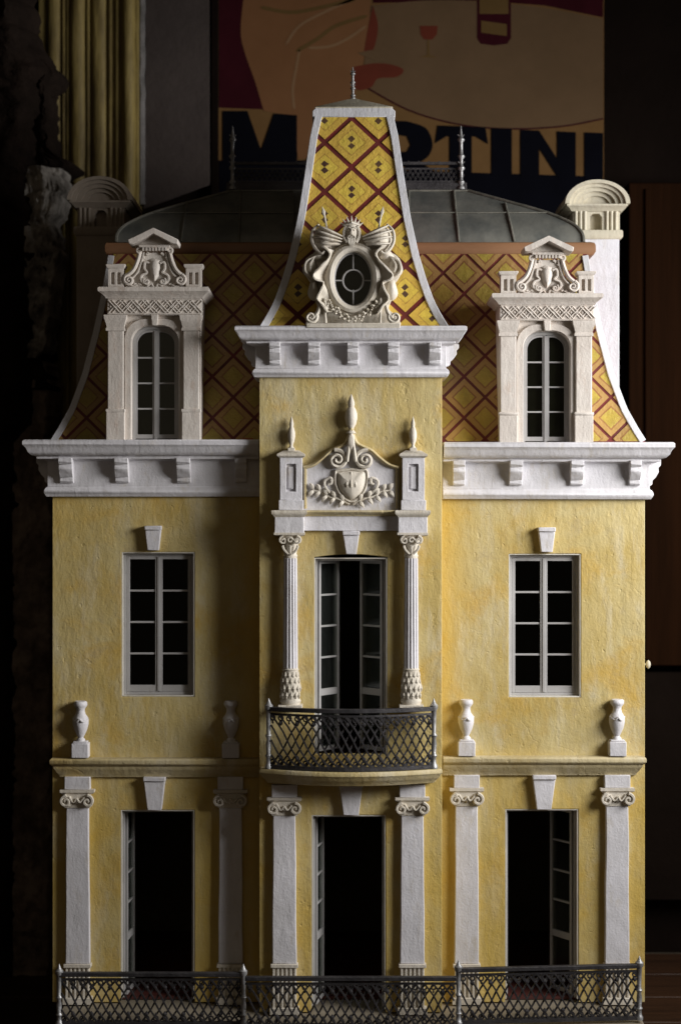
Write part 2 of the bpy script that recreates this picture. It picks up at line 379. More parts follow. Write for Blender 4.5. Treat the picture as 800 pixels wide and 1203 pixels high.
# broken plaster wall, left
def rough(name, pts_edge, ref, xl, mat, parent, amp, dz=26, seed=0, nx=36, dback=60):
    g = G(ref); ys = list(range(pts_edge[0][0], pts_edge[-1][0]+1, 4)); vs = []; fs = []
    for y in ys:
        xe = lerp(pts_edge, y)+5*noise.noise(Vector((y*.06, seed, 0)))+4*noise.noise(Vector((y*.2, seed, 5)))
        for k in range(nx+1):
            t = k/nx; x = xl+(xe-xl)*t
            d = ref+amp*(.6*noise.fractal(Vector((x*.03, y*.03, seed)), .6, 2.3, 7)+.5*abs(noise.noise(Vector((x*.07, y*.05, seed+9)))))-dback*max(0, (t-.8)/.2)**2.2
            vs.append(g.P(x, y, d))
    for j in range(len(ys)-1):
        for k in range(nx):
            a = j*(nx+1)+k; fs.append((a, a+1, a+nx+2, a+nx+1))
    # back skin so that the piece is solid
    n0 = len(vs)
    for y in ys: vs.append(g.P(xl, y, ref-dback-10)); 
    for j in range(len(ys)-1):
        a = j*(nx+1)+nx; b = (j+1)*(nx+1)+nx; fs.append((a, b, n0+j+1, n0+j)); fs.append((j*(nx+1), (j+1)*(nx+1), n0+j+1, n0+j))
    g.add(vs, fs); return g.build(name, mat, parent, smooth=55)
bw = root('broken_wall', (WX(20, -330), .33, 0), 'dark sooty wall with a broken crumbling edge along the left side of the picture', 'wall')
rough('plaster', [(-130, 34), (0, 36), (40, 42), (80, 66), (100, 60), (130, 50), (200, 48), (300, 47), (420, 50), (500, 40), (520, 20)], -300, -150, BROKEN, bw, 16)
rough('rubble', [(196, 76), (215, 80), (260, 66), (300, 72), (360, 64), (400, 60), (420, 48)], -318, 30, RUBBLE, bw, 22, seed=7)
rough('crumbling_edge', [(70, 60), (88, 78), (104, 60), (150, 62), (176, 66), (192, 96), (206, 66), (430, 58), (460, 66)], -330, 20, BROKEN, bw, 26, seed=3)
rough('bare_plaster', [(424, 60), (450, 66), (520, 60), (620, 67), (900, 67), (1250, 64)], -332, 16, OLDPL, bw, 16, seed=5)
rough('dark_patch', [(500, 22), (560, 26), (700, 21), (900, 24), (1250, 20)], -318, -60, BROKEN, bw, 12, seed=11)

# right: brown cabinet
cb = root('cabinet', (WX(800, -430), .43, 0), 'tall dark red brown wooden cabinet door behind the right side of the mansion', 'cabinet')
g = G(-400); g.box(738, 1000, 214, 782, -400, -440); g.build('door', CABW, cb, bevel=2)
g = G(-400); g.box(744, 1000, 790, 1060, -412, -440); g.build('lower_door', BACKW, cb, bevel=2)
g = G(-400); g.box(757, 763, 222, 774, -396, -402); g.build('stile', CABW, cb, bevel=1)

# poster
ps = root('poster', (WX(482, -440), .44, WZ(262, -440)), 'large dark framed vintage drinks poster with navy capitals on the wall behind the roof', 'poster')
def pr(name, loop, lay, mat, curved=False):
    g = G(-440); g.plate([curve(loop+[loop[0]], 5)[:-1] if curved else loop], -440+lay*.15, -440+lay*.15-.12); return g.build(name, mat, ps)
g = G(-440); g.box(257, 709, -140, 262, -440.2, -448); g.build('backing', P_TAN, ps)
pr('red_ground', [(262, -140), (305, -140), (290, 0), (283, 35), (288, 62), (300, 96), (310, 128), (257.5, 126), (257.5, -140)], 1, P_MAR)
pr('red_ground', [(300, -140), (708, -140), (708, 20), (640, 6), (560, 0), (438, 3), (438, -60), (300, -60)], 1, P_MAR)
pr('cloth_shape', curve([(300, -138), (288, -20), (283, 35), (288, 62), (300, 96), (310, 130)], 6)+[(345, 135), (350, 186), (360, 186), (412, 132)]+curve([(420, 100), (428, 66), (434, 25), (440, -138)], 6), 3, P_PEACH)
pr('table_shape', curve([(436, 6), (500, 0), (560, 1), (640, 9), (708, 22)], 5)+curve([(708, 138), (660, 147), (600, 150), (540, 145), (480, 128), (425, 98)], 5), 2, P_TABLE)
for i, f in enumerate(([(336, 52), (352, 30), (385, 12), (425, -6)], [(348, 60), (372, 46), (395, 30), (432, 18)], [(352, 58), (348, 80), (344, 105), (346, 128)], [(306, 8), (340, 14), (370, 10), (420, -2)], [(362, 56), (388, 54), (410, 44), (430, 30)])):
    g = G(-440); g.tube([(x, y, -439.35) for x, y in curve(f, 6)], [.4]+[2.2 if i % 2 else 1.6]*(len(curve(f, 6))-2)+[.3], .05, seg=4); g.build('fold_line', P_LIGHTF if i % 2 == 0 else P_FOLD, ps)
g = G(-440); g.tube([(x, y, -439.4) for x, y in curve([(425, 99), (480, 129), (540, 146), (600, 151), (660, 148), (708, 139)], 6)], .9, .05, seg=4); g.build('table_line', P_MAR, ps)
pr('sleeve', [(438, 6), (444, 30), (440, 54), (432, 66), (428, 60), (433, 30)], 5, P_CORAL, True)
pr('hand_shape', [(416, 78), (440, 74), (462, 76), (474, 82), (466, 90), (444, 92), (436, 102), (418, 104)], 5, P_CORAL, True)
pr('hand_shape', [(420, 62), (445, 58), (470, 68), (484, 76), (462, 74), (438, 70)], 6, P_TABLE, True)
pr('glass_bowl', [(493, 30), (514, 30), (513, 40), (508, 46), (498, 46), (494, 40)], 5, P_CORAL)
pr('glass_stem', [(502, 46), (504, 46), (504.5, 64), (514, 67), (492, 67), (501.5, 64)], 5, P_FOLD)
pr('bottle', [(561, -140), (599, -140), (600, 44), (596, 51), (580, 53), (564, 51), (560, 44)], 4, P_MAR)
pr('bottle_label', [(563, -4), (597, -4), (597, 16), (563, 16)], 6, P_FOLD); pr('bottle_label', [(565, 24), (595, 28), (595, 42), (565, 38)], 6, P_FOLD)
pr('navy_band', [(257.5, 188), (360, 188), (480, 200), (708, 207), (708, 261), (257.5, 261)], 4, P_NAVY)
def letter(*loops):
    g = G(-440)
    g.plate(list(loops), -438.8, -439.1); g.build('letter', P_NAVY, ps)
letter([(262, 130), (291, 130), (307, 176), (322, 133), (349, 135), (349, 190), (262, 190)])
letter([(384, 137), (414, 138), (436, 198), (410, 198), (408, 190), (386, 190), (384, 197), (356, 196)], [(397, 156), (390, 178), (404, 178)])
letter([(440, 141)]+curve([(478, 142), (500, 150), (508, 168), (504, 182), (494, 190)], 4)+[(512, 202), (484, 202), (470, 192), (466, 192), (466, 200), (440, 200)], [(466, 158), (478, 160), (482, 170), (478, 178), (466, 178)])
letter([(514, 147), (570, 149), (573, 169), (558, 160), (554, 160), (554, 206), (528, 204), (528, 160), (524, 160), (511, 168)])
letter([(577, 150), (601, 151), (601, 208), (577, 206)])
letter([(611, 152), (633, 153), (654, 186), (654, 154), (676, 155), (676, 210), (656, 210), (633, 174), (633, 208), (611, 208)])
letter([(686, 155), (708, 156), (708, 211), (686, 210)])

# ================================================================= THE MANSION
H = root('model_mansion', (0, 0, 0), 'yellow and white miniature mansion with grey lid and patterned roof standing on the table', 'dollhouse')
BAY = 40
# walls
def wing(x0, x1, win, door, side):
    g = G(0)
    holes = [rect(*win), rect(*door)]
    outer = rect(x0, x1, 522, TY)
    door_h = [(door[0], door[2]), (door[1], door[2]), (door[1], TY), (door[0], TY)]
    # the door cuts through the lower edge
    outer = [(x0, 522), (x1, 522), (x1, TY), (door[1], TY), (door[1], door[2]), (door[0], door[2]), (door[0], TY), (x0, TY)]
    g.plate([outer, rect(*win)], 0, -14)
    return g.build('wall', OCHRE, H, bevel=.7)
wL = wing(62, 308, (143, 229, 648, 818), (142, 229, 951, TY), -1)
wR = wing(516, 757, (597, 682, 650, 819), (593, 679, 950, TY), 1)
tb_ = ty(BAY)
g = G(BAY)
g.plate([[(305, 440), (519, 440), (519, tb_), (453, tb_), (453, 957), (366, 957), (366, tb_), (305, tb_)],
         [(369, 654)]+[(369+86*t/6, 654-3.5*math.sin(math.pi*t/6)) for t in range(1, 6)]+[(455, 654), (455, 886), (369, 886)]], BAY, BAY-13)
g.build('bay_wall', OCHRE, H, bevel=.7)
for x in (305, 506):
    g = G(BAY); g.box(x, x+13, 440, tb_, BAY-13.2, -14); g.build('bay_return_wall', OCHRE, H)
for x in (62, 744):
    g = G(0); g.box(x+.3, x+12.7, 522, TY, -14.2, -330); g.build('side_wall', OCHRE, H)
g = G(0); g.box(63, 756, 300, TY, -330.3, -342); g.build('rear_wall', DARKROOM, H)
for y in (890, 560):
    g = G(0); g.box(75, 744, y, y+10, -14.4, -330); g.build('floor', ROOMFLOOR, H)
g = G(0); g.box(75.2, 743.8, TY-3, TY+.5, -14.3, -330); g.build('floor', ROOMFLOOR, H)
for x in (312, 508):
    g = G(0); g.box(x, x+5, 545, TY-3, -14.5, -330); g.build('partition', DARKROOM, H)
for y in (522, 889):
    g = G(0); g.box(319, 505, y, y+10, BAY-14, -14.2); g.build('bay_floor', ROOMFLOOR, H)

# cornices
def cornice(path, ref, ytop, h, brackets, sides, name='cornice', depth_back=0):
    g = G(ref); y = ytop; k = h/66
    prof = [(-6, y), (28, y), (30, y+1.5*k), (30, y+6*k), (28, y+8*k), (26.5, y+10*k), (25, y+14*k), (21, y+18*k), (16, y+19*k), (16, y+22*k), (6, y+24*k),
            (5, y+27*k), (5, y+54*k), (7, y+55.5*k), (8.5, y+58*k), (9, y+61*k), (7.5, y+64*k), (6, y+66*k), (-6, y+66*k)]
    if h < 62: prof = [(a*.92 if a > 0 else a, b) for a, b in prof]
    g.moulding(path, prof); c = g.build(name, WHITE, H, bevel=.4, wob=.35)
    d0 = path[1][1]
    for bx, bw_ in brackets:
        g = G(ref); y0 = y+21*k; y1 = y+50*k; dd = d0/1
        loop = [(dd+20, y0), (dd+20, y0+5*k), (dd+17, y0+8*k), (dd+17.5, y0+13*k), (dd+14, y0+19*k), (dd+10, y0+23*k), (dd+10, y0+27*k), (dd+8, y1), (dd+4, y1), (dd+4, y0)]
        n = len(loop); vs = [g.P(x, yy, d) for x in (bx, bx+bw_) for d, yy in loop]
        fs = [tuple(range(n)), tuple(range(2*n-1, n-1, -1))]+[(i, (i+1) % n, (i+1) % n+n, i+n) for i in range(n)]
        g.add(vs, fs); g.build('bracket', WHITE, c, bevel=.6, wob=.4)
    for sx, sg in sides:
        for dmid in (d0-12, d0-70):
            if dmid < d0-40 and h < 62: continue
            g = G(ref); y0 = y+21*k; y1 = y+50*k
            loop = [(20, y0), (20, y0+5*k), (17, y0+8*k), (17.5, y0+13*k), (14, y0+19*k), (10, y0+23*k), (10, y0+27*k), (8, y1), (4, y1), (4, y0)]
            n = len(loop); vs = [g.P(sx+sg*a, yy, d) for d in (dmid+7, dmid-7) for a, yy in loop]
            fs = [tuple(range(n)), tuple(range(2*n-1, n-1, -1))]+[(i, (i+1) % n, (i+1) % n+n, i+n) for i in range(n)]
            g.add(vs, fs); g.build('bracket', WHITE, c, bevel=.6, wob=.4)
    return c
cl = cornice([(62, -330), (62, 0), (305.5, 0)], 0, 517, 66, [(72, 16), (137, 16), (209, 16), (277, 14)], [(62, -1)])
cr = cornice([(519.5, 0), (757, 0), (757, -330)], 0, 520, 66, [(531, 14), (597, 15), (668, 15), (737, 13)], [(757, 1)])
cb_ = cornice([(305, -40), (305, BAY), (519, BAY), (519, -40)], BAY, 385, 58, [(317, 13), (362, 14), (408, 13), (455, 13), (503, 14)], [(305, -1), (519, 1)], 'bay_cornice')
g = G(0); g.box(286, 298, 514.5, 518.5, 14, 2); g.build('terracotta_chip', TERRA, cl, bevel=.8)
# deck under the roofs
g = G(0); g.box(64, 755, 521, 527, -4, -328); g.build('roof_deck', DARKROOM, H)

# string courses
def course(path, ref, y0, name='string_course', mat=OCHRE_TRIM, s=1.0):
    g = G(ref)
    g.moulding(path, [(-4, y0), (13*s, y0), (14.5*s, y0+2), (14.5*s, y0+6), (12.5*s, y0+8.5), (11*s, y0+9), (10.5*s, y0+12), (9*s, y0+14), (7.5*s, y0+17), (5*s, y0+20), (4*s, y0+23), (-4, y0+23)])
    return g.build(name, mat, H, bevel=.4, wob=.4)
course([(75.5, -2), (75.5, 0), (305.5, 0)], 0, 889)
course([(519.5, 0), (742, 0), (742, -2)], 0, 887)
BOW = [(312+(512-312)*i/16, 54+27*math.sin(math.pi*i/16)**.9) for i in range(17)]
g = G(BAY)
g.moulding([(312, BAY-1)]+BOW+[(512, BAY-1)], [(-6, 900), (5.5, 900), (6.5, 902), (6.5, 905), (4.5, 907), (3.5, 909.5), (1, 912), (-1.5, 914.5), (-3, 917), (-6, 917)])
bs = g.build('balcony_slab', OCHRE_TRIM, H, bevel=.4, wob=.3)
g = G(BAY); pts = [(x, d+1) for x, d in [(312, BAY-8)]+BOW+[(512, BAY-8)]]
n = len(pts); g.add([g.P(x, y, d-6) for y in (900.5, 916) for x, d in pts], [tuple(range(n)), tuple(range(2*n-1, n-1, -1))]); g.build('slab_core', OCHRE_TRIM, bs)

# pilasters, ground floor
def pilaster(cx, ref, top, mat=WHITE):
    b = ty(ref); hw = 14; d0 = ref; g = G(ref)
    ys = top+36; yf = 1130*1.0
    # slightly tapering shaft with hand-made waviness
    pts = 10; vs = []; fs = []
    for i in range(pts):
        y = ys+(yf-ys)*i/(pts-1); wv = .7*noise.noise(Vector((cx, y*.02, 1))); h = 13+1.3*i/(pts-1)
        vs += [g.P(cx-h+wv, y, d0), g.P(cx-h+wv, y, d0+8), g.P(cx+h+wv, y, d0+8), g.P(cx+h+wv, y, d0)]
    for i in range(pts-1):
        for j in range(4): fs.append((i*4+j, i*4+(j+1) % 4, i*4+4+(j+1) % 4, i*4+4+j))
    fs += [(0, 1, 2, 3), tuple((pts-1)*4+j for j in range(4))]
    g.add(vs, fs); p = g.build('pilaster', mat, H, bevel=1.0)
    g = G(ref); g.box(cx-15, cx+15, top, top+15, d0+9, d0); g.build('impost', mat, p, bevel=.8, wob=.3)
    g = G(ref); g.moulding([(cx-17, d0), (cx-17, d0+8), (cx+17, d0+8), (cx+17, d0)], [(-4, top+15), (3, top+15), (3, top+18), (1, top+20), (-4, top+20)])
    g.box(cx-15, cx+15, top+20, top+36, d0+9, d0)
    for s in (-1, 1):
        g.tube(spiral(cx+s*12.5, top+28, 7.2, 1.0, 1.35, math.pi/2, d0+12, sgn=-s), [1.9]*12+[1.6]*6+[1.3]*4, 3, seg=6)
        g.lathe(cx+s*12.5, d0+9, [(0.1, top+20.8), (5, top+22), (7, top+28), (5, top+34), (.1, top+35.2)], sq=.35)
        g.tube(curve([(cx+s*9, top+23, d0+11.5), (cx+s*4, top+29, d0+12), (cx, top+24.5, d0+12.5)], 4), 1.2, 2, seg=6)
    g.dome(ellipse(cx, top+28, 3, 4, 10), cx, top+28, d0+13, d0+9)
    g.build('capital', CARVED if mat is WHITE else mat, p, bevel=.3)
    g = G(ref); g.box(cx-16, cx+16, yf, yf+4, d0+10.5, d0); g.box(cx-14, cx+14, yf+4, b, d0+7, d0)
    for i in range(6):
        x = cx-12.5+i*5; g.box(x-1.2, x+1.2, yf+4.2, b-8, d0+9.5, d0+6)
    g.box(cx-17, cx+17, b-8, b-.2, d0+12, d0)
    g.build('fluted_foot', CARVED, p, bevel=.4)
for cx in (92.5, 271.5): pilaster(cx, 0, 911)
for cx in (547.5, 723.5): pilaster(cx, 0, 909)
for cx in (334.5, 484): pilaster(cx, BAY, 920)

# keystones
def keystone(x0, x1, y0, y1, ref, t=3.5):
    g = G(ref); g.box(x0, x1, y0, y0+5, ref+11, ref-1); g.box(x0+.6, x1-.6, y0+5, y1, ref+9, ref-1, x0+t, x1-t); g.build('keystone', WHITE, H, bevel=.8, wob=.5)
keystone(171, 191, 617, 646, 0); keystone(631, 651, 619, 648, 0)
keystone(169.5, 195.5, 911, 950, 0, 5); keystone(624.5, 651.5, 909, 949.5, 0, 5)
keystone(398.5, 426, 919, 956, BAY, 5); keystone(402.5, 422.5, 623, 650.5, BAY, 4)

# urns
def urn(cx, yb, lean=0):
    g = G(8); d = 6.5
    g.box(cx-10, cx+10, yb-17, yb, 15, -1); g.box(cx-8.5, cx+8.5, yb-19, yb-17, 13.5, .5)
    u = g.build('urn', WHITE, H, bevel=.9, wob=.5)
    g = G(8); y = yb-19
    g.lathe(cx, d, [(5.5, y), (5, y-2), (3.2, y-4), (4.2, y-6), (7.5, y-13), (9.3, y-20), (9.4, y-25), (8.6, y-28), (6, y-31.5), (5, y-35), (5.2, y-38), (7.4, y-41), (8.2, y-42.5), (8, y-45.5), (6.5, y-47), (.5, y-46.5)])
    for s in (-1, 1): g.tube(curve([(cx+s*8.6, y-27, d+2), (cx+s*4, y-23.5, d+9), (cx, y-27, d+10)], 4), 1.1, 1.2, seg=6)
    g.build('vase', WHITE, u, wob=.6)
for cx, yb in ((95, 889.2), (271.5, 889.2), (547.5, 887.2), (724.5, 887.2)): urn(cx, yb)

# windows: frame > casement, pane
def casement(x0, x1, y0, y1, ref, d, parent, rows, hinge=None, ang=0, st=3.9, bot=8, mid=None):
    # build flat then swing about the hinge edge
    k = K(ref)/1000
    def swing(o):
        if not hinge or not ang: return
        hx = WX(x0 if hinge == 'l' else x1, ref); hy = -d/1000; s = -1 if hinge == 'l' else 1
        me = o.data; c = WV(o)
        for v in me.vertices:
            X = v.co.x+c.x-hx; Y = v.co.y+c.y-hy; a = -s*R(ang)
            v.co.x = X*math.cos(a)-Y*math.sin(a)+hx-c.x; v.co.y = X*math.sin(a)+Y*math.cos(a)+hy-c.y
        me.update()
    g = G(ref); T = 5
    g.box(x0, x0+st, y0, y1, d+T/2, d-T/2); g.box(x1-st, x1, y0, y1, d+T/2, d-T/2)
    g.box(x0+st, x1-st, y0, y0+st, d+T/2-.2, d-T/2+.2); g.box(x0+st, x1-st, y1-bot, y1, d+T/2-.2, d-T/2+.2)
    yl = mid if mid else y1-bot
    ih = yl-(y0+st); ys = [y0+st+ih*i/rows for i in range(1, rows)]
    if mid: g.box(x0+st, x1-st, mid, mid+8, d+T/2-.2, d-T/2+.2)
    for y in ys: g.box(x0+st, x1-st, y-1.2, y+1.2, d+1.3, d-1.3)
    o = g.build('casement', SASH, parent, bevel=.35); swing(o)
    edges = [y0+st]+ys+[yl]
    for a, b in list(zip(edges, edges[1:]))+([(mid+8, y1-bot)] if mid else []):
        g = G(ref); g.box(x0+st-.8, x1-st+.8, a+.4, b-.4, d+.5, d-.5); p = g.build('pane', GLASS, parent); swing(p)
def lining(x0, x1, y0, y1, ref, dfr, parent, sill=True):
    g = G(ref); q = 1.3; f_ = ref-.7
    g.box(x0-.2, x0+q, y0, y1, f_, dfr-8); g.box(x1-q, x1+.2, y0, y1, f_, dfr-8); g.box(x0+q, x1-q, y0-.2, y0+q, f_-.2, dfr-8)
    if sill: g.box(x0+q, x1-q, y1-q, y1+.2, f_-.2, dfr-8)
    g.build('jamb_lining', JAMB, parent, bevel=.3)
def window(x0, x1, y0, y1, ref, dfr, rows=4):
    g = G(ref); f = 3; x0 += 1.4; x1 -= 1.4; y0 += 1.4; y1 -= 1.4
    g.box(x0, x0+f, y0, y1, dfr, dfr-8); g.box(x1-f, x1, y0, y1, dfr, dfr-8); g.box(x0+f, x1-f, y0, y0+f, dfr-.3, dfr-8); g.box(x0+f, x1-f, y1-f, y1, dfr-.3, dfr-8)
    w_ = g.build('window', SASH, H, bevel=.4)
    lining(x0-1.4, x1+1.4, y0-1.4, y1+1.4, ref, dfr, w_)
    m = (x0+x1)/2
    casement(x0+f+.2, m-.3, y0+f+.2, y1-f-.2, ref, dfr-3, w_, rows); casement(m+.3, x1-f-.2, y0+f+.2, y1-f-.2, ref, dfr-3, w_, rows)
    g = G(ref); g.box(m-1.6, m+1.6, y0+f+1, y1-f-1, dfr+.6, dfr-.4); g.build('meeting_bead', SASH, w_, bevel=.3)
window(143.3, 228.7, 648.3, 817.7, 0, -8.5); window(597.3, 681.7, 650.3, 818.7, 0, -8.5)
def french(x0, x1, y0, y1, ref, dfr, leaves, rows=4, name='french_window', bot=5, mid=None):
    g = G(ref); f = 2.2; x0 += 1.4; x1 -= 1.4; y0 += 1.4
    g.box(x0, x0+f, y0, y1, dfr, dfr-6); g.box(x1-f, x1, y0, y1, dfr, dfr-6); g.box(x0+f, x1-f, y0, y0+f, dfr-.3, dfr-6)
    w_ = g.build(name, SASH, H, bevel=.4); m = (x0+x1)/2
    lining(x0-1.4, x1+1.4, y0-1.4, y1, ref, dfr, w_, False)
    for hinge, ang in leaves:
        if hinge == 'l': casement(x0+f, m, y0+f, y1-1, ref, dfr-8, w_, rows, 'l', ang, bot=bot, mid=mid)
        else: casement(m, x1-f, y0+f, y1-1, ref, dfr-8, w_, rows, 'r', ang, bot=bot, mid=mid)
french(369.3, 454.7, 655, 885.7, BAY, BAY-9, [('l', 52), ('r', 48)], rows=4, mid=811)
french(142.3, 228.7, 951.3, TY-3.4, 0, -8, [('l', 84)], name='door_frame', mid=1101)
french(366.3, 452.7, 957.3, ty(BAY)-3.4, BAY, BAY-8, [('l', 78)], name='door_frame', mid=1101)
french(593.3, 678.7, 950.3, TY-3.4, 0, -8, [('r', 56)], name='door_frame', mid=1101)

# columns beside the bay window and the entablature above
def column(cx):
    d = BAY+8
    g = G(BAY); g.lathe(cx, d, [(8.2, 786), (7.6, 740), (7.2, 690), (7, 652)], seg=20, sq=.8)
    for i in range(7):
        a = R(180+180*(i+.5)/7) ; x = cx+8*math.cos(a); dd = d-6.3*math.sin(a)
        g.tube([(cx+(x-cx)*1.0, 784, dd), (cx+(x-cx)*.88, 655, d-(6.3*.9)*math.sin(a))], 1.0, 1.0, seg=5)
    c = g.build('column', WHITE, H)
    g = G(BAY); g.lathe(cx, d, [(11, 826), (12.5, 822), (10.5, 818), (11.5, 812), (12, 804), (10.5, 794), (9, 787), (10, 785), (8, 783)], seg=18, sq=.8)
    for r_ in range(4):
        for i in range(6):
            a = R(180+180*(i+.5+.5*(r_ % 2))/6.5); rr = (11.6, 12, 11, 9.6)[r_]; y = (815, 807, 799, 792)[r_]
            x = cx+rr*math.cos(a); dd = d-rr*.8*math.sin(a)
            g.tube([(x, y+4, dd-.3), (x, y, dd+.9), (x, y-4.5, dd-.6)], [.5, 1.5, .5], [.3, .7, .2], seg=6)
    g.build('carved_base', CARVED, c)
    g = G(BAY); g.box(cx-14, cx+14, 826, 831, BAY+19, BAY); g.build('plinth', CARVED, c, bevel=.5, wob=.3)
    g = G(BAY); g.lathe(cx, d, [(7.5, 655), (8.4, 652), (7.2, 650), (8.4, 642), (12, 632), (12.5, 629)], seg=16, sq=.8)
    for s in (-1, 1):
        g.tube(spiral(cx+s*8, 634, 5, .8, 1.3, math.pi/2, BAY+19, sgn=-s), 1.4, 2.2, seg=6)
        g.tube(curve([(cx+s*2, 650, BAY+16), (cx+s*7, 645, BAY+17), (cx+s*9, 640, BAY+17.5)], 4), 1.5, 1.6, seg=6)
    g.tube(spiral(cx, 634, 3.6, 1.2, 1.0, 0, BAY+20), 1.1, 1.8, seg=6)
    g.tube([(cx, 650, BAY+16), (cx, 640, BAY+19)], [1, 2], 1.4, seg=6)
    g.build('capital', CARVED, c)
column(341.5); column(482.5)
def fin(cx, ref, d, y0, y1, mat, parent, name='finial', k=1.0, seg=12):
    h = y0-y1; g = G(ref)
    pr_ = [(5.5, 0), (4, .05), (2.6, .1), (3.2, .15), (5.2, .24), (6.4, .38), (6.2, .5), (4.6, .62), (3.0, .68), (3.6, .73), (3.4, .8), (2.0, .9), (.4, 1.0)]
    g.lathe(cx, d, [(r*k, y0-h*t) for r, t in pr_], seg=seg)
    return g.build(name, mat, parent, wob=.5)
# entablature
g = G(BAY)
g.box(357, 467.5, 606, 623, BAY+7, BAY-1); ent = g.build('entablature', WHITE, H, bevel=.5, wob=.3)
g = G(BAY); g.moulding([(357, BAY), (467.5, BAY)], [(-1, 599), (13, 599), (13.5, 601), (12, 603), (9, 604), (8, 606), (-1, 606)]); g.build('ledge', OCHRE_TRIM, ent, wob=.3)
for cx in (340.5, 484):
    g = G(BAY); g.box(cx-17, cx+17, 606, 627, BAY+19, BAY-1); b1 = g.build('entablature_block', WHITE, H, bevel=.6, wob=.4)
    g = G(BAY); g.moulding([(cx-17, BAY), (cx-17, BAY+19), (cx+17, BAY+19), (cx+17, BAY)], [(-3, 599), (3.2, 599), (3.6, 601), (3.2, 603.5), (1, 605.5), (.2, 607), (-3, 607)])
    g.build('block_cornice', CARVED, b1)
    g = G(BAY); g.moulding([(cx-16, BAY), (cx-16, BAY+18), (cx+16, BAY+18), (cx+16, BAY)], [(-3, 625), (1.8, 625), (1.8, 627.5), (0, 629), (-3, 629)]); g.build('block_bead', CARVED, b1)
    cx += 2 if cx < 400 else 1
    # pedestal with sunk panel
    g = G(BAY); g.plate([rect(cx-13, cx+13, 537, 587), rect(cx-5.5, cx+5.5, 545, 577)], BAY+13, BAY+8); g.box(cx-12.9, cx+12.9, 537.1, 586.9, BAY+8.2, BAY-1)
    g.box(cx-14.5, cx+14.5, 587, 599, BAY+15, BAY-1)
    pd = g.build('pedestal', WHITE, H, bevel=.5, wob=.3)
    g = G(BAY); g.box(cx-3.2, cx+3.2, 548, 574, BAY+11, BAY+8); g.build('raised_panel', WHITE, pd, bevel=.6)
    g = G(BAY); g.moulding([(cx-13, BAY), (cx-13, BAY+13), (cx+13, BAY+13), (cx+13, BAY)], [(-12, 529), (-4, 529), (3.2, 533.5), (3.2, 535.5), (1, 537.5), (-12, 537.5)]); g.build('pedestal_cap', CARVED, pd, wob=.3)
    g = G(BAY); g.box(cx-4, cx+4, 526, 530, BAY+10, BAY-1); g.build('finial_foot', CARVED, pd, bevel=.4)
    fin(cx, BAY, BAY+5, 527, 489, CARVED, pd, k=.72)
# crest panel
topc = curve([(357, 549), (368, 546), (379, 538), (389, 529), (399, 524.5), (406, 520), (410, 511), (412.5, 503), (415, 511), (419, 520), (426, 524.5), (436, 529), (446, 538), (457, 546), (468, 549)], 4)
g = G(BAY); g.plate([topc+[(468, 599), (357, 599)]], BAY+5, BAY-1); cp = g.build('crest_panel', WHITE, H, bevel=.4)
g = G(BAY); g.tube([(x, y, BAY+6) for x, y in topc], 2.2, 4.5, seg=8); g.tube([(359, 550, BAY+6), (359, 597, BAY+6)], 1.5, 1.5, seg=6); g.tube([(466, 550, BAY+6), (466, 597, BAY+6)], 1.5, 1.5, seg=6); g.build('crest_moulding', OCHRE_TRIM, cp)
c0 = 412.5
for s in (-1, 1):
    g = G(BAY); sp = spiral(c0+s*16, 540, 12, 1.4, 1.9, math.pi/2-s*.3, BAY+9, n=40, sgn=s, rise=3)
    g.tube(sp, [2.7-1.2*i/40 for i in range(40)], 3.4, seg=7)
    g.tube(curve([(c0+s*2, 512, BAY+9), (c0+s*3, 526, BAY+12), (c0+s*5, 542, BAY+11)], 5), [1.8]*6+[2.3]*5, 3, seg=7)
    g.build('volute', CARVED, cp)
    g = G(BAY)     # laurel branch
    br = curve([(c0+s*2, 592, BAY+7), (c0+s*14, 586, BAY+8), (c0+s*26, 583, BAY+7.5), (c0+s*36, 577, BAY+7), (c0+s*45, 576, BAY+6.5)], 5)
    g.tube(br, 1.5, 1.7, seg=6)
    for i, (bx, by, bd_) in enumerate(br[3::4]):
        for q in (-1, 1):
            L_ = 10; ang = R(60 if q > 0 else -50); ex = bx+s*L_*math.cos(ang); ey = by-L_*math.sin(ang)
            g.tube([(bx+(ex-bx)*u_, by+(ey-by)*u_-1.2*math.sin(3.1*u_), bd_+1.8*math.sin(3.1*u_)) for u_ in (0, .25, .5, .75, 1)], [.7, 2.3, 2.7, 1.9, .3], [.8, 1.6, 1.8, 1.2, .3], seg=7)
    g.tube(curve([(c0+s*20, 582, BAY+7), (c0+s*29, 574, BAY+9), (c0+s*31, 565, BAY+8), (c0+s*24, 561, BAY+9), (c0+s*23, 567, BAY+9), (c0+s*27, 569, BAY+9)], 5), 1.6, 2, seg=6)
    g.build('laurel_branch', CARVED, cp)
sh = curve([(c0-18, 553), (c0-9, 552), (c0, 551), (c0+9, 552), (c0+18, 553), (c0+18, 568), (c0+12, 581), (c0, 589), (c0-12, 581), (c0-18, 568), (c0-18, 553)], 5)[:-1]
g = G(BAY); g.dome(sh, c0, 569, BAY+15, BAY+5, rings=5); shd = g.build('shield', CARVED, cp)
g = G(BAY); g.tube([(x, y, BAY+7) for x, y in sh+[sh[0]]], 1.8, 2.8, seg=7); g.tube([(c0, 554, BAY+11), (c0, 569, BAY+16), (c0, 587, BAY+8)], .9, .9, seg=6)
g.build('shield_rim', CARVED, cp)
for s in (-1, 1):
    g = G(BAY); g.lathe(c0+s*5, BAY+13.5, [(.3, 565), (1.8, 566.5), (2.2, 569), (1.8, 571.5), (.3, 573)], seg=8); g.build('shield_boss', CARVED, cp)
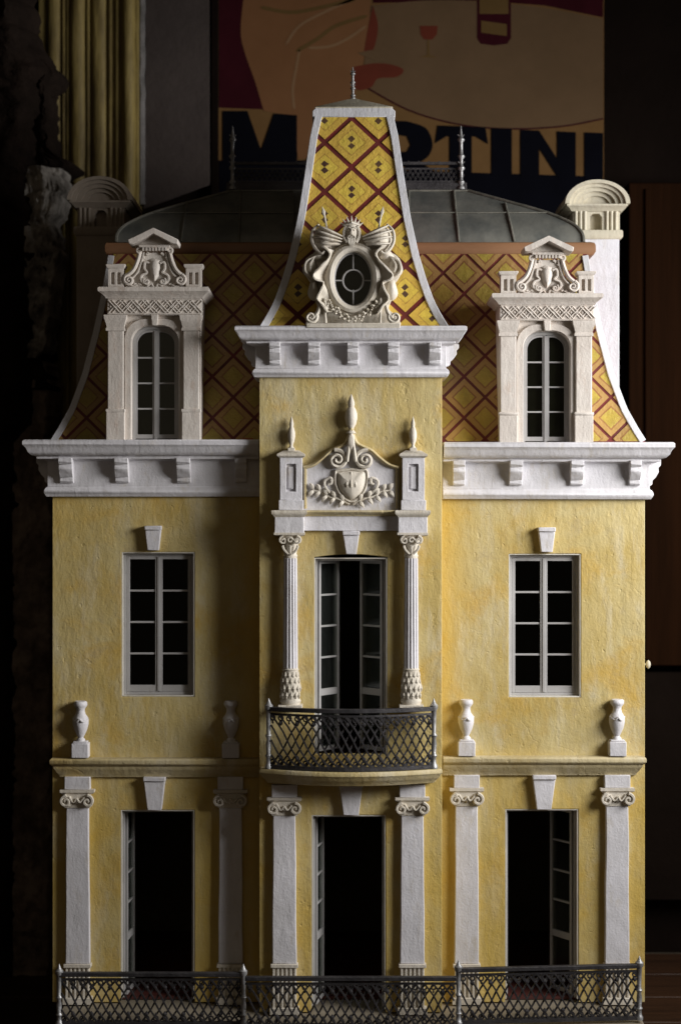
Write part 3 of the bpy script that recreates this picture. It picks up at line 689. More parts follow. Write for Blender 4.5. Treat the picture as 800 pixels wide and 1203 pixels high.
g = G(BAY); g.tube(curve([(c0, 532, BAY+9), (c0, 520, BAY+13), (c0, 508, BAY+8)], 5), [.8, 1.5, 2.5, 3.4, 4, 4.2, 4, 3.4, 3, 2.5, 2.2], 3, seg=8); g.build('leaf_boss', CARVED, cp)
fin(c0, BAY, BAY+6, 509, 463, CARVED, cp, k=1.15)

# ---------------------------------------------------------------- lattice railings
def railing(x0, x1, dfun, ytop, ybot, ref, name, pitch=10.2, posts=(True, True), label=None, tk=1.0, hpost=7):
    def pt(x, y, off=0): return (x, y, dfun(x)+off)
    xs = [x0+(x1-x0)*i/24 for i in range(25)]
    g = G(ref); g.tube([pt(x, ytop+2) for x in xs], 3.6, 2.4, seg=4, up=(0, 0, 1)); 
    rr = g.build(name, IRON, H, bevel=.5, label=label)
    g = G(ref); g.tube([pt(x, ytop+8) for x in xs], 1.2, 1.2, seg=4, up=(0, 0, 1)); g.build('upper_rail', IRON, rr)
    g = G(ref); g.tube([pt(x, ybot-2) for x in xs], 2.4, 2.2, seg=4, up=(0, 0, 1)); g.build('bottom_rail', IRON, rr)
    g = G(ref); t0, t1 = ytop+9, ybot-4; hh = t1-t0; run = hh*.66
    n = int((x1-x0+run)/pitch)+1
    for s in (1, -1):
        for i in range(n):
            xs0 = (x0-run if s > 0 else x0)+i*pitch+pitch*.3; pts = []
            for j in range(11):
                t = j/10; x = xs0+(run*(t+.045*math.sin(2*math.pi*t)) if s > 0 else run*(1-t-.045*math.sin(2*math.pi*t)))
                if x0+1 <= x <= x1-1: pts.append(pt(x, t0+hh*t, .7*s))
            if len(pts) > 1: g.tube(pts, tk, tk*.9, seg=4, cap=False)
    m = int((x1-x0)/pitch)
    for i in range(m):
        x = x0+(i+.5)*(x1-x0)/m
        for yy in (t0+3.2, t1-3.6):
            g.tube([pt(x+2.7*math.cos(a*math.pi/4), yy-2.9*math.sin(a*math.pi/4)) for a in range(9)], tk*.9, tk*.9, seg=4, cap=False)
        for yy in (t0+8.5, t1-9):
            g.lathe(x, dfun(x), [(.2, yy-3.6), (2.5, yy-1), (2.5, yy+1), (.2, yy+3.6)] if i % 2 else [(.2, yy-2), (1.4, yy), (.2, yy+2)], seg=6)
    g.build('lattice', IRON, rr, kind='stuff')
    for on, x in zip(posts, (x0, x1)):
        if not on: continue
        g = G(ref); h = ybot-ytop; d = dfun(x)
        prof = [(4.6, ybot+.5), (4.6, ybot-3), (3.2, ybot-5), (2.6, ybot-h*.16), (4, ybot-h*.2), (2.6, ybot-h*.24), (3.4, ybot-h*.38), (2.4, ybot-h*.48), (3.9, ybot-h*.53), (2.5, ybot-h*.57), (2.9, ytop+h*.2), (3.2, ytop+4), (4.8, ytop+2), (4.9, ytop-2), (3, ytop-4), (1.5, ytop-hpost), (.3, ytop-hpost-3)]
        g.lathe(x, d, prof, seg=12); g.build('post', LEAD, rr, wob=.3)
    return rr
railing(316.5, 508.5, lambda x: 56+27*math.sin(math.pi*max(0, min(1, (x-312)/200)))**.9-1, 828, 899, BAY, 'balcony_railing', pitch=9.6)
yb = ty(100)-1
g = G(0)
rl = railing(70, 286, lambda x: 92, 1142, ty(92)-1, 92, 'terrace_railing', pitch=10.4)
rm = railing(288, 536, lambda x: 104, 1147, ty(104)-1, 104, 'terrace_railing', pitch=10.4, posts=(False, False))
rrr = railing(538, 753, lambda x: 92-18*(x-538)/215, 1136, ty(84)-1, 88, 'terrace_railing', pitch=10.4)
# terrace
g = G(0); K0 = 0
g.add([Vector((x/1000, -d/1000, z)) for z in (0, TZ-.0015) for x, d in ((-338, -330), (355, -330), (342, 98), (-321, 98))],
      [(0, 1, 2, 3), (4, 7, 6, 5), (0, 4, 5, 1), (1, 5, 6, 2), (2, 6, 7, 3), (3, 7, 4, 0)])
g.build('terrace', STONE, H, bevel=2)

# ---------------------------------------------------------------- patterned roofs
CW = 409
WHW = [(298, 280), (345, 288), (390, 298), (440, 311), (480, 326), (505, 340), (519, 349)]
WD = [(298, -58), (345, -50), (390, -40), (440, -28), (480, -17), (505, -9), (519, -5)]
THW = [(136, 45), (160, 50.5), (205, 57), (255, 65), (300, 75), (330, 84), (355, 93), (372, 102), (385, 110)]
TD = [(136, 10), (160, 12), (205, 16), (255, 22), (300, 24), (330, 26), (355, 30), (372, 40), (385, 56)]
TC = 416
def surf(px, py, dt, off=0):
    d = lerp(dt, py); g = Vector((WX(px, d), -(d+off)/1000, WZ(py, d))); return g
def body(hw, dt, cx, dback, name, mat, n=4):
    g = G(0); ys = []
    for (a, _), (b, _) in zip(hw, hw[1:]): ys += [a+(b-a)*i/n for i in range(n)]
    ys.append(hw[-1][0]); vs = []; fs = []
    for y in ys:
        h = lerp(hw, y); d = lerp(dt, y); a = surf(cx-h, y, dt); b = surf(cx+h, y, dt)
        vs += [a, b, Vector((b.x, -dback/1000, b.z)), Vector((a.x, -dback/1000, a.z))]
    for i in range(len(ys)-1):
        for j in range(4): fs.append((i*4+j, i*4+(j+1) % 4, i*4+4+(j+1) % 4, i*4+4+j))
    fs += [(0, 1, 2, 3), tuple((len(ys)-1)*4+j for j in range(4))]
    g.add(vs, fs); return g.build(name, mat, H)
wr = body(WHW, WD, CW, -328, 'mansard_roof', MAROON)
tr = body(THW, TD, TC, -100, 'tower_roof', MAROON)
def clip(poly, a, b):                                          # keep the side where cross >= 0
    out = []
    for i in range(len(poly)):
        p, q = poly[i], poly[(i+1) % len(poly)]
        sp = (b[0]-a[0])*(p[1]-a[1])-(b[1]-a[1])*(p[0]-a[0]); sq = (b[0]-a[0])*(q[1]-a[1])-(b[1]-a[1])*(q[0]-a[0])
        if sp >= 0: out.append(p)
        if (sp >= 0) != (sq >= 0):
            t = sp/(sp-sq); out.append((p[0]+(q[0]-p[0])*t, p[1]+(q[1]-p[1])*t))
    return out
def tiles(parent, hw, dt, cx, ox, oy, Wd, Hd, gap, mat, inset, skip=None, ytop=None, ybot=None, th=.9):
    y0 = hw[0][0] if ytop is None else ytop; y1 = hw[-1][0] if ybot is None else ybot
    bands = sorted(set([y0, y1]+[y for y, _ in hw if y0 < y < y1])); cnt = 0
    for j in range(-40, 60):
        for i in range(-40, 60):
            X = ox+i*Wd; Y = oy+j*Hd
            if (i+j) % 2 or not (y0-Hd < Y < y1+Hd) or abs(X-cx) > 400: continue
            if skip and skip(X, Y): continue
            fx = 1-gap/Wd
            loz = [(X, Y-Hd*fx), (X+Wd*fx, Y), (X, Y+Hd*fx), (X-Wd*fx, Y)]
            bm = bmesh.new(); uvl = bm.loops.layers.uv.new('UVMap'); any_ = False; cache = {}
            for a, b in zip(bands, bands[1:]):
                ha, hb = lerp(hw, a)-inset, lerp(hw, b)-inset
                q = [(cx-ha, a), (cx+ha, a), (cx+hb, b), (cx-hb, b)]; pl = loz
                for m in range(4):
                    pl = clip(pl, q[m], q[(m+1) % 4])
                    if not pl: break
                if len(pl) < 3: continue
                ar = abs(sum(pl[m][0]*pl[(m+1) % len(pl)][1]-pl[(m+1) % len(pl)][0]*pl[m][1] for m in range(len(pl))))/2
                if ar < 2: continue
                vl = []
                for p in pl:
                    key = (round(p[0], 2), round(p[1], 2))
                    if key not in cache: cache[key] = (bm.verts.new(surf(p[0], p[1], dt, th)), p)
                    if cache[key][0] not in vl: vl.append(cache[key][0])
                if len(vl) < 3: continue
                try: f = bm.faces.new(vl)
                except ValueError: continue
                any_ = True
            if not any_: bm.free(); continue
            v2p = {v: p for v, p in cache.values()}
            for f in bm.faces:
                for l in f.loops:
                    p = v2p[l.vert]; dx = (p[0]-X)/(Wd*fx); dy = (p[1]-Y)/(Hd*fx); l[uvl].uv = (dx+dy, dy-dx)
            bmesh.ops.recalc_face_normals(bm, faces=bm.faces)
            r = bmesh.ops.extrude_edge_only(bm, edges=[e for e in bm.edges if e.is_boundary])
            for v in [x for x in r['geom'] if isinstance(x, bmesh.types.BMVert)]: v.co.y += (th+.6)/1000
            for f in bm.faces:
                if f.normal.y > .1: f.normal_flip()
            for v in list(bm.verts):
                if not v.link_faces: bm.verts.remove(v)
            c = Vector((0, 0, 0))
            for v in bm.verts: c += v.co
            c /= len(bm.verts); tilt = random.uniform(-.25, .25)/1000
            for v in bm.verts: v.co -= c
            me = bpy.data.meshes.new('tile'); bm.to_mesh(me); bm.free(); me.materials.append(mat)
            o = bpy.data.objects.new('tile', me); COL.objects.link(o); o.parent = parent; o.location = c-WV(parent)+Vector((0, tilt, 0)); cnt += 1
    return cnt
nt_ = tiles(tr, THW, TD, TC, 413, 167, 31.5, 29, 4.0, TILE_T, 7, ytop=137)
nw_ = tiles(wr, WHW, WD, CW, 545, 369, 24.6, 24.3, 2.4, TILE_W, 5, skip=lambda x, y: 350 < x < 480, ybot=518)
print('tiles', nt_, nw_)
# white edges
def edge(hw, dt, cx, s, y0, y1, wdt, parent, name='white_edge', th=3):
    g = G(0); pts = []; k = 30
    for i in range(k+1):
        y = y0+(y1-y0)*i/k; pts.append(surf(cx+s*(lerp(hw, y)-wdt/2+1), y, dt, th/2))
    P0 = g.P; g.P = lambda *a: Vector(a); g.tube([tuple(p) for p in pts], wdt/2, th/2, seg=4); g.P = P0
    return g.build(name, EDGE, parent, bevel=.5)
# smoother curves for the edges
for s in (-1, 1):
    edge(THW, TD, TC, s, 134, 385, 8.5, tr); edge(WHW, WD, CW, s, 300, 518, 7.5, wr)
g = G(8); g.plate([[(371, 127), (460, 127), (464, 131), (464, 138), (367, 138), (367, 131)]], 13, -80); g.build('top_band', EDGE, tr, bevel=.8)
g = G(8)
v = [g.P(370, 126, 13), g.P(461, 126, 13), g.P(461, 126, -90), g.P(370, 126, -90), g.P(415, 103.5, -38)]
v2 = [g.P(370, 128, 13), g.P(461, 128, 13), g.P(461, 128, -90), g.P(370, 128, -90)]
g.add(v+v2, [(0, 1, 4), (1, 2, 4), (2, 3, 4), (3, 0, 4), (0, 5, 6, 1), (1, 6, 7, 2), (2, 7, 8, 3), (3, 8, 5, 0), (5, 8, 7, 6)]); g.build('tower_cap', CHIM, tr, bevel=.6)
def spike(cx, ref, d, y0, y1, parent, k=1.0, knobs=(.12, .34, .52, .78)):
    g = G(ref); h = y0-y1; prof = [(4.2*k, y0), (4.2*k, y0-h*.03), (2.4*k, y0-h*.06)]
    for q in knobs: prof += [(2.0*k, y0-h*(q-.05)), (3.8*k, y0-h*(q-.02)), (4.0*k, y0-h*q), (2.0*k, y0-h*(q+.035))]
    prof += [(1.3*k, y0-h*.9), (.25, y1)]
    g.lathe(cx, d, prof, seg=10)
    for a in range(4):
        x = cx+3.6*k*(1 if a % 2 else -1); yy = y0-h*(.42 if a < 2 else .84); g.tube([(cx, yy+2, d), (x, yy-1, d+1)], [1*k, .5*k], 1*k, seg=5)
    return g.build('finial', LEAD, parent, wob=.5)
spike(414.5, -38, -38, 116, 78, tr, .8)

# ---------------------------------------------------------------- zinc lid, wood band and cresting
g = G(-62); g.moulding([(126, -300), (126, -64), (697, -64), (697, -300)], [(-20, 283), (-3, 283), (1, 284.5), (2.5, 288), (2.5, 295), (0, 299), (-4, 300.5), (-20, 300.5)])
wb = g.build('wood_band', WOODB, H, bevel=.3)
LID = curve([(284, 274, -66), (275, 273, -68), (266, 266, -74), (258, 252, -83), (250, 232, -94), (242, 205, -106), (232, 168, -124), (224, 139, -140)], 3)
LC = 411
g = G(0); vs = []; fs = []
def lidp(u, k, off=0):                                         # u in [-1, 1] along the front
    y, hw, d = LID[k]; return Vector((WX(LC+u*hw, d), -(d+off)/1000, WZ(y, d)+off*.0006))
for k in range(len(LID)):
    a = lidp(-1, k); b = lidp(1, k); y, hw, d = LID[k]; back = .328-(-.066-(-d/1000))*0-(abs(d)-66)/1000
    vs += [a, b, Vector((b.x, back, b.z)), Vector((a.x, back, a.z))]
for i in range(len(LID)-1):
    for j in range(4): fs.append((i*4+j, i*4+(j+1) % 4, i*4+4+(j+1) % 4, i*4+4+j))
fs += [(0, 1, 2, 3), tuple((len(LID)-1)*4+j for j in range(4))]
g.add(vs, fs); lid = g.build('zinc_lid', ZINC, H)
def seam(pts, r=1.3):
    g = G(0); P0 = g.P; g.P = lambda *a: Vector(a); g.tube([tuple(p) for p in pts], r, r, seg=6); g.P = P0; g.build('seam', SEAM, lid)
for xt, xb in ((283, 281), (222, 213), (345, 345), (480, 480), (533, 539), (590, 604)):
    pts = []
    for k in range(len(LID)):
        y, hw, d = LID[k]; t = k/(len(LID)-1); x = xb+(xt-xb)*t
        if abs(x-LC) > hw: continue
        pts.append(Vector((WX(x, d), -(d+1)/1000, WZ(y, d)+.0006)))
    if len(pts) > 1: seam(pts)
kk = 12
seam([lidp(-1+2*i/30, kk, 1) for i in range(31)], 1.0)
for s in (-1, 1): seam([lidp(s, k, .5) for k in range(len(LID))], 2.0)
seam([lidp(s, len(LID)-1, .5) for s in (-1, 1)], 1.6)
g = G(-142); g.box(266, 548, 214, 225, -141, -150); g.box(266, 548, 214, 225, -236, -245); g.box(272, 542, 216, 225, -150.2, -235.8); g.build('cresting_base', IRON, lid, bevel=.6)
g = G(-142); g.tube([(272, 191, -145), (543, 191, -145)], 1.6, 1.8, seg=4); g.tube([(272, 213, -145), (543, 213, -145)], 1.2, 1.6, seg=4); g.tube([(272, 197, -145), (543, 197, -145)], .8, .8, seg=4)
n = int((543-272)/6)
for r_ in range(3):
    for i in range(n):
        x = 275+i*6+(3 if r_ % 2 else 0); y = 200+r_*4.8
        g.tube([(x+2.9*math.cos(a*math.pi/3), y-2.9*math.sin(a*math.pi/3), -145) for a in range(7)], .75, 1.1, seg=4, cap=False)
for i in range(n//2): g.tube([(274+i*12, 191, -145), (276+i*12, 188.6, -145), (278+i*12, 191, -145)], .8, .8, seg=4)
g.build('cresting', IRON, lid, kind='stuff')
for x in (273.5, 541.5): spike(x, -142, -142, 222, 147, lid, 1.05)

# ---------------------------------------------------------------- chimneys
def chimney(cx, s, yo=0):
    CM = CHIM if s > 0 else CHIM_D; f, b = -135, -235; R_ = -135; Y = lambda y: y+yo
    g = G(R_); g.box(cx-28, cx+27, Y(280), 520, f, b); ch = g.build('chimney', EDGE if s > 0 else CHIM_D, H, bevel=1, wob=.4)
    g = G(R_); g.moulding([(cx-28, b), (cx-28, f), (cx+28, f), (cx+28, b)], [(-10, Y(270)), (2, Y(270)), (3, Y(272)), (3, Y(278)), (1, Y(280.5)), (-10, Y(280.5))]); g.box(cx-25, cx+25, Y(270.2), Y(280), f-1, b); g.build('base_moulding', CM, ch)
    g = G(R_); g.plate([rect(cx-27, cx+28, Y(247), Y(270.5)), [(cx-7, Y(269)), (cx-7, Y(254)), (cx-4, Y(250)), (cx+4, Y(250)), (cx+7, Y(254)), (cx+7, Y(269))]], f-3, f-14)
    g.box(cx-26.8, cx+27.8, Y(247.2), Y(270.3), f-14.2, b+2); g.build('niche_block', CM, ch, bevel=.4)
    for q in (-1, 1):
        g = G(R_)
        for i in range(3): x = cx+q*(13+i*5.2); g.lathe(x, f-2, [(1.7, Y(270)), (1.7, Y(250)), (2.3, Y(248.5)), (2.3, Y(247))], seg=8)
        g.build('pilaster', CM, ch)
    g = G(R_); g.moulding([(cx-27, b), (cx-27, f-2), (cx+28, f-2), (cx+28, b)], [(-10, Y(240)), (8, Y(240)), (8, Y(242)), (5, Y(244)), (2, Y(247.5)), (-10, Y(247.5))]); g.box(cx-26, cx+26, Y(240.2), Y(247), f-3, b); g.build('entablature', CM, ch)
    # arched hood: stepped barrel
    def arc(r, ry, n=18): return [(cx+.5+r*math.cos(math.pi*i/n), Y(240)-ry*math.sin(math.pi*i/n)) for i in range(n+1)]
    g = G(R_)
    for r, ry, r2, ry2, d in ((38, 28, 33, 24, f+10), (33, 24, 28, 20, f+6), (28, 20, 22, 15.5, f+2), (22, 15.5, 16, 11, f-3)):
        g.plate([arc(r, ry)+arc(r2, ry2)[::-1]], d, b if r == 38 else d-20)
    g.plate([arc(16.5, 11.5)], f-7, f-20)
    g.build('arched_hood', CM, ch, bevel=.7, smooth=30)
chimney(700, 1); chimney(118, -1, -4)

# ---------------------------------------------------------------- dormers
def dormer(cx, by, ky):
    D0 = 20; Y = lambda y: by+(y-517)*ky; X = lambda x: cx+(x-182)
    def archloop(x0, x1, yt, yb_, rr):
        n = 8; o = [(X(x0), yb_)]
        o += [(X(x0)+rr-rr*math.cos(math.pi/2*i/n), Y(yt)+rr-rr*math.sin(math.pi/2*i/n)) for i in range(n+1)]
        o += [(X(x1)-rr+rr*math.sin(math.pi/2*i/n), Y(yt)+rr-rr*math.cos(math.pi/2*i/n)) for i in range(n+1)]
        return o+[(X(x1), yb_)]
    yb0 = by+.2
    g = G(D0)
    g.plate([[(X(128), Y(350)), (X(236), Y(350)), (X(236), yb0), (X(210), yb0)]+archloop(155, 210, 382, yb0, 20)[::-1][1:-1]+[(X(155), yb0), (X(128), yb0)]], D0-3, D0-17)
    g.box(X(128.2), X(140), Y(350.2), yb0-.1, D0-17.2, -60); g.box(X(224), X(235.8), Y(350.2), yb0-.1, D0-17.2, -60); g.box(X(140.2), X(223.8), Y(350.2), Y(362), D0-17.2, -66)
    dm = g.build('dormer', DORMER, H, bevel=.6, wob=.3)
    # arched architrave
    g = G(D0); inn = archloop(154.5, 210.5, 381.5, yb0, 20); out = archloop(147, 217, 374, yb0, 24)
    g.plate([out+inn[::-1]], D0+1.5, D0-4); g.build('architrave', DORMER, dm, bevel=1.2)
    g = G(D0); g.box(X(178), X(187), Y(368), Y(382), D0+5, D0-3, X(179.5), X(185.5)); g.build('keystone', DORMER, dm, bevel=.6)
    for a in (126, 214.5):
        g = G(D0); g.box(X(a+1.5), X(a+20), Y(386), Y(482), D0+5, D0-3); p = g.build('pilaster', DORMER, dm, bevel=.9, wob=.4)
        # capital, base pieces belong to the dormer as its own sub-parts
        g = G(D0); g.moulding([(X(a+1.5), D0-3), (X(a+1.5), D0+5), (X(a+20), D0+5), (X(a+20), D0-3)], [(-3, Y(370)), (4, Y(370)), (3.6, Y(374)), (2, Y(379)), (.8, Y(384)), (1.8, Y(386)), (1.8, Y(388.5)), (-3, Y(388.5))]); g.build('capital', DORMER, dm)
        g = G(D0); g.box(X(a), X(a+21.5), Y(484), yb0, D0+7, D0-3); g.moulding([(X(a+.5), D0-3), (X(a+.5), D0+6.5), (X(a+21), D0+6.5), (X(a+21), D0-3)], [(-3, Y(480)), (1, Y(480)), (1.4, Y(482.5)), (.2, Y(485)), (-3, Y(485))]); g.build('pilaster_base', DORMER, dm, bevel=.6)
    # frieze with woven strap-work
    g = G(D0); g.box(X(127), X(237), Y(350), Y(370), D0+4.5, D0-16); g.build('frieze', DORMER, dm, bevel=.5)
    g = G(D0); x = 131; w_ = 13.2
    while x < 228:
        for s in (1, -1):
            ya, yb1 = (353, 367) if s > 0 else (367, 353)
            for off in (-2.2, 2.2):
                g.tube([(X(x+off), Y(ya), D0+4.9), (X((2*x+w_)/2+off), 0.5*(Y(ya)+Y(yb1)), D0+5.3+(.6 if (int(x) % 2) == (s > 0) else 0)), (X(x+w_+off), Y(yb1), D0+4.9)], .75, 1.1, seg=5)
        g.dome([(X(x+w_/2-2), Y(360)), (X(x+w_/2), Y(357.5)), (X(x+w_/2+2), Y(360)), (X(x+w_/2), Y(362.5))], X(x+w_/2), Y(360), D0+6.5, D0+4.5, rings=2)
        g.lathe(X(x), D0+5, [(.2, Y(358.3)), (1.5, Y(360)), (.2, Y(361.7))], seg=6)
        x += w_
    g.tube([(X(128), Y(351.6), D0+5), (X(236), Y(351.6), D0+5)], .7, 1, seg=5); g.tube([(X(128), Y(368.6), D0+5), (X(236), Y(368.6), D0+5)], .7, 1, seg=5)
    g.build('strapwork', DORMER, dm)
    g = G(D0); g.moulding([(X(127), -40), (X(127), D0+4.5), (X(237), D0+4.5), (X(237), -40)], [(-30, Y(339)), (9, Y(338)), (10, Y(340)), (9.5, Y(343)), (6.5, Y(345)), (3, Y(348)), (1.5, Y(350.5)), (-30, Y(350.5))]); g.box(X(130), X(234), Y(338.6), Y(350), D0+3, -40); g.build('cornice', DORMER, dm, wob=.3)
    for a in (137, 228):
        g = G(D0); g.plate([rect(X(a-9), X(a+9), Y(315), Y(338.5)), rect(X(a-5.6), X(a-1.6), Y(320), Y(334)), rect(X(a+1.6), X(a+5.6), Y(320), Y(334))], D0+5, D0+1); g.box(X(a-8.9), X(a+8.9), Y(315.1), Y(338.4), D0+1.2, D0-12)
        g.moulding([(X(a-9), D0-12), (X(a-9), D0+5), (X(a+9), D0+5), (X(a+9), D0-12)], [(-8, Y(309.5)), (2.4, Y(310.5)), (2.4, Y(312.5)), (.6, Y(315.3)), (-8, Y(315.3))])
        g.build('pedestal', DORMER, dm, bevel=.4)
    # gable with scrolls
    s2 = 182.5
    half = curve([(34, 338), (33, 330), (27, 322), (21, 316), (18, 306), (16, 296)], 4)
    out = [(X(s2-a), Y(b)) for a, b in half]+[(X(s2+a), Y(b)) for a, b in half[::-1]]
    g = G(D0); g.plate([out], D0, D0-12); gb = g.build('gable', DORMER, dm, bevel=.4)
    for s in (-1, 1):
        g = G(D0)
        g.tube([(X(s2+s*x), Y(y), d) for x, y, d in curve([(17, 294, D0+2), (20, 306, D0+3), (25, 317, D0+3.5), (33, 324, D0+3)], 6)], 2.5, 3, seg=8)
        g.tube([(X(s2+s*x), Y(y), d) for x, y, d in curve([(13, 296, D0+1), (15.5, 307, D0+1.5), (20, 319, D0+2), (26, 326, D0+2)], 6)], 1.2, 2, seg=6)
        g.tube(spiral(X(s2+s*30), Y(329), 6.6, .9, 1.6, R(70) if s > 0 else R(110), D0+4, n=26, sgn=-s), [2.3-1.1*i/26 for i in range(26)], 3, seg=7)
        g.tube(spiral(X(s2+s*17.5), Y(294), 4, .8, 1.2, -math.pi/2, D0+4, sgn=s), 1.4, 2, seg=6)
        g.build('scroll', DORMER, dm)
        g = G(D0)
        g.tube([(X(s2+s*x), Y(y), D0+2.5) for x, y in curve([(6, 309), (11, 308), (12, 315), (9, 320), (15, 323), (16, 329), (11, 333), (7, 330)], 5)], 1.5, 2.2, seg=6)
        g.tube(spiral(X(s2+s*9.5), Y(330.5), 4.2, .8, 1.3, R(60) if s > 0 else R(120), D0+3, sgn=-s), 1.3, 2.2, seg=6)
        g.tube([(X(s2+s*x), Y(y), D0+2) for x, y in curve([(20, 334), (24, 336), (28, 335)], 4)], 1.2, 1.6, seg=6)
        g.tube([(X(s2+s*x), Y(y), D0+2) for x, y in curve([(2, 337), (4, 333), (9, 336)], 4)], 1.2, 1.6, seg=6)
        for fx, fy, fa in ((20, 312, 60), (23.5, 318, 30), (13, 304, 80), (10, 300, 110), (19, 327, 200), (25, 334, 160), (7, 299, 60), (16, 334, 20)):
            ex = fx+4.2*math.cos(R(fa)); ey = fy-4.2*math.sin(R(fa)); g.tube([(X(s2+s*(fx+(ex-fx)*u_)), Y(fy+(ey-fy)*u_), D0+.5+1.8*math.sin(3.1*u_)) for u_ in (0, .35, .7, 1)], [.5, 1.4, 1.2, .2], [.5, 1.3, 1.1, .2], seg=6)
        g.build('acanthus', DORMER, dm)
    shd = [(X(s2+a), Y(b)) for a, b in ((-5.5, 305), (0, 303), (5.5, 305), (6.3, 315), (4.5, 324), (0, 331), (-4.5, 324), (-6.3, 315))]
    g = G(D0); g.dome(shd, X(s2), Y(316), D0+6.5, D0+1.5, rings=4); g.build('cartouche', DORMER, dm)
    # dentils
    for i in range(8):
        g = G(D0); x = s2-14+i*3.8; g.box(X(x), X(x+2.2), Y(291), Y(295), D0+8, D0); g.build('dentil', DORMER, dm)
    g = G(D0); g.box(X(s2-18), X(s2+18), Y(288), Y(291.2), D0+8.5, D0-14); g.build('pediment_bed', DORMER, dm, bevel=.4)
    # open triangular pediment, projecting forward, tympanum sunk
    g = G(D0); q_ = lambda a, b: (X(s2+a), Y(b))
    g.plate([[q_(-28, 289), q_(-29, 284), q_(0, 270), q_(29, 284), q_(28, 289), q_(23, 289), q_(0, 276.5), q_(-23, 289)]], D0+21, D0-14)
    g.plate([[q_(-23.5, 289), q_(0, 276), q_(23.5, 289)]], D0+3, D0-13.8)
    g.build('pediment', DORMER, dm, bevel=.6, wob=.4)
    # glazed doors with arched heads
    g = G(D0); o2 = archloop(155.2, 209.8, 382.2, yb0, 19.8); i2 = archloop(158.6, 206.4, 385.8, yb0-3, 17)
    g.plate([o2+i2[::-1]], D0-9, D0-14); sm = g.build('window_frame', SASH, dm, bevel=.3)
    for q in (0, 1):
        xa, xb = (158.7, 182.2) if q == 0 else (182.8, 206.3)
        def half_arch(x0, x1, yt, y1_, rr):
            n = 8
            if q == 0: return [(X(x0), y1_)]+[(X(x0)+rr-rr*math.cos(math.pi/2*i/n), Y(yt)+rr-rr*math.sin(math.pi/2*i/n)) for i in range(n+1)]+[(X(x1), Y(yt)), (X(x1), y1_)]
            return [(X(x0), y1_), (X(x0), Y(yt))]+[(X(x1)-rr+rr*math.sin(math.pi/2*i/n), Y(yt)+rr-rr*math.cos(math.pi/2*i/n)) for i in range(n+1)]+[(X(x1), y1_)]
        st = 3.6; a0 = xa+(2 if q == 0 else st); a1 = xb-(st if q == 0 else 2)
        g = G(D0); g.plate([half_arch(xa, xb, 386, yb0-3, 16.8), half_arch(a0, a1, 388.5, yb0-8, 14.5)], D0-10, D0-13.5)
        ys = [388.5+(509-388.5)*i/4 for i in range(1, 4)]
        for y in ys: g.box(X(a0-.2), X(a1+.2), Y(y)-1, Y(y)+1, D0-10.6, D0-13)
        g.build('casement', SASH, dm, bevel=.3)
        g = G(D0); g.plate([half_arch(a0, a1, 388.2, yb0-7.5, 14.5)], D0-11.4, D0-12.2); g.build('pane', GLASS, dm)
    g = G(D0); g.box(X(180.8), X(184), Y(387), yb0-2, D0-8.8, D0-10.2); g.build('meeting_bead', SASH, dm)
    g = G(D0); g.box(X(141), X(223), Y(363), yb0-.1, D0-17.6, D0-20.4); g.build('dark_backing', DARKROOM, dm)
    return dm
dormer(182, 517.2, 1.0); dormer(641.5, 520, .974)

# ---------------------------------------------------------------- oval window cartouche on the tower
OD = 66; oc = (415, 326)
g = G(OD)
half = curve([(0, 264), (12, 274), (26, 268), (40, 266), (44, 278), (38, 290), (52, 298), (58, 312), (52, 326), (44, 332), (46, 346), (42, 360), (50, 368), (56, 377), (56, 383)], 4)
out = [(oc[0]+a, b) for a, b in half]+[(oc[0]-a, b) for a, b in half[::-1][:-1]]
g.plate([out, ellipse(oc[0], oc[1], 24, 33, 36)], OD-14, OD-34)
ow = g.build('oval_dormer', CARVED, H, bevel=1.4)
def ring(cx, cy, rx, ry, a, b, d, n=40):
    g = G(OD); g.tube([(cx+rx*math.cos(2*math.pi*i/n), cy-ry*math.sin(2*math.pi*i/n), d) for i in range(n+1)], a, b, seg=8, cap=False); return g
g = ring(*oc, 27.5, 36.5, 5.0, 5.5, OD-8); g.build('oval_moulding', CARVED, ow)
g = ring(*oc, 32.5, 42, 2.2, 3, OD-11); g.build('outer_moulding', CARVED, ow)
g = ring(*oc, 22.5, 31.5, 1.5, 2, OD-15); g.tube([(oc[0], oc[1]-31, OD-15), (oc[0], oc[1]-12, OD-15)], .9, 1.2, seg=6); g.tube([(oc[0], oc[1]+31, OD-15), (oc[0], oc[1]+12, OD-15)], .9, 1.2, seg=6)
g.tube([(oc[0]-22, oc[1]+1, OD-15), (oc[0]-11, oc[1]+1, OD-15)], .9, 1.2, seg=6); g.tube([(oc[0]+22, oc[1]+1, OD-15), (oc[0]+11, oc[1]+1, OD-15)], .9, 1.2, seg=6)
n = 28; g.tube([(oc[0]+12.2*math.cos(2*math.pi*i/n), oc[1]+1-12.8*math.sin(2*math.pi*i/n), OD-15) for i in range(n+1)], 1.1, 1.3, seg=6, cap=False)
g.build('glazing_bars', SASH, ow)
g = G(OD); g.plate([ellipse(oc[0], oc[1], 23, 32, 32)], OD-17, OD-18); g.build('pane', GLASS, ow)
g = G(OD); g.plate([ellipse(oc[0], oc[1], 25, 34, 24)], OD-28, OD-31); g.build('shadow_box', DARKROOM, ow)
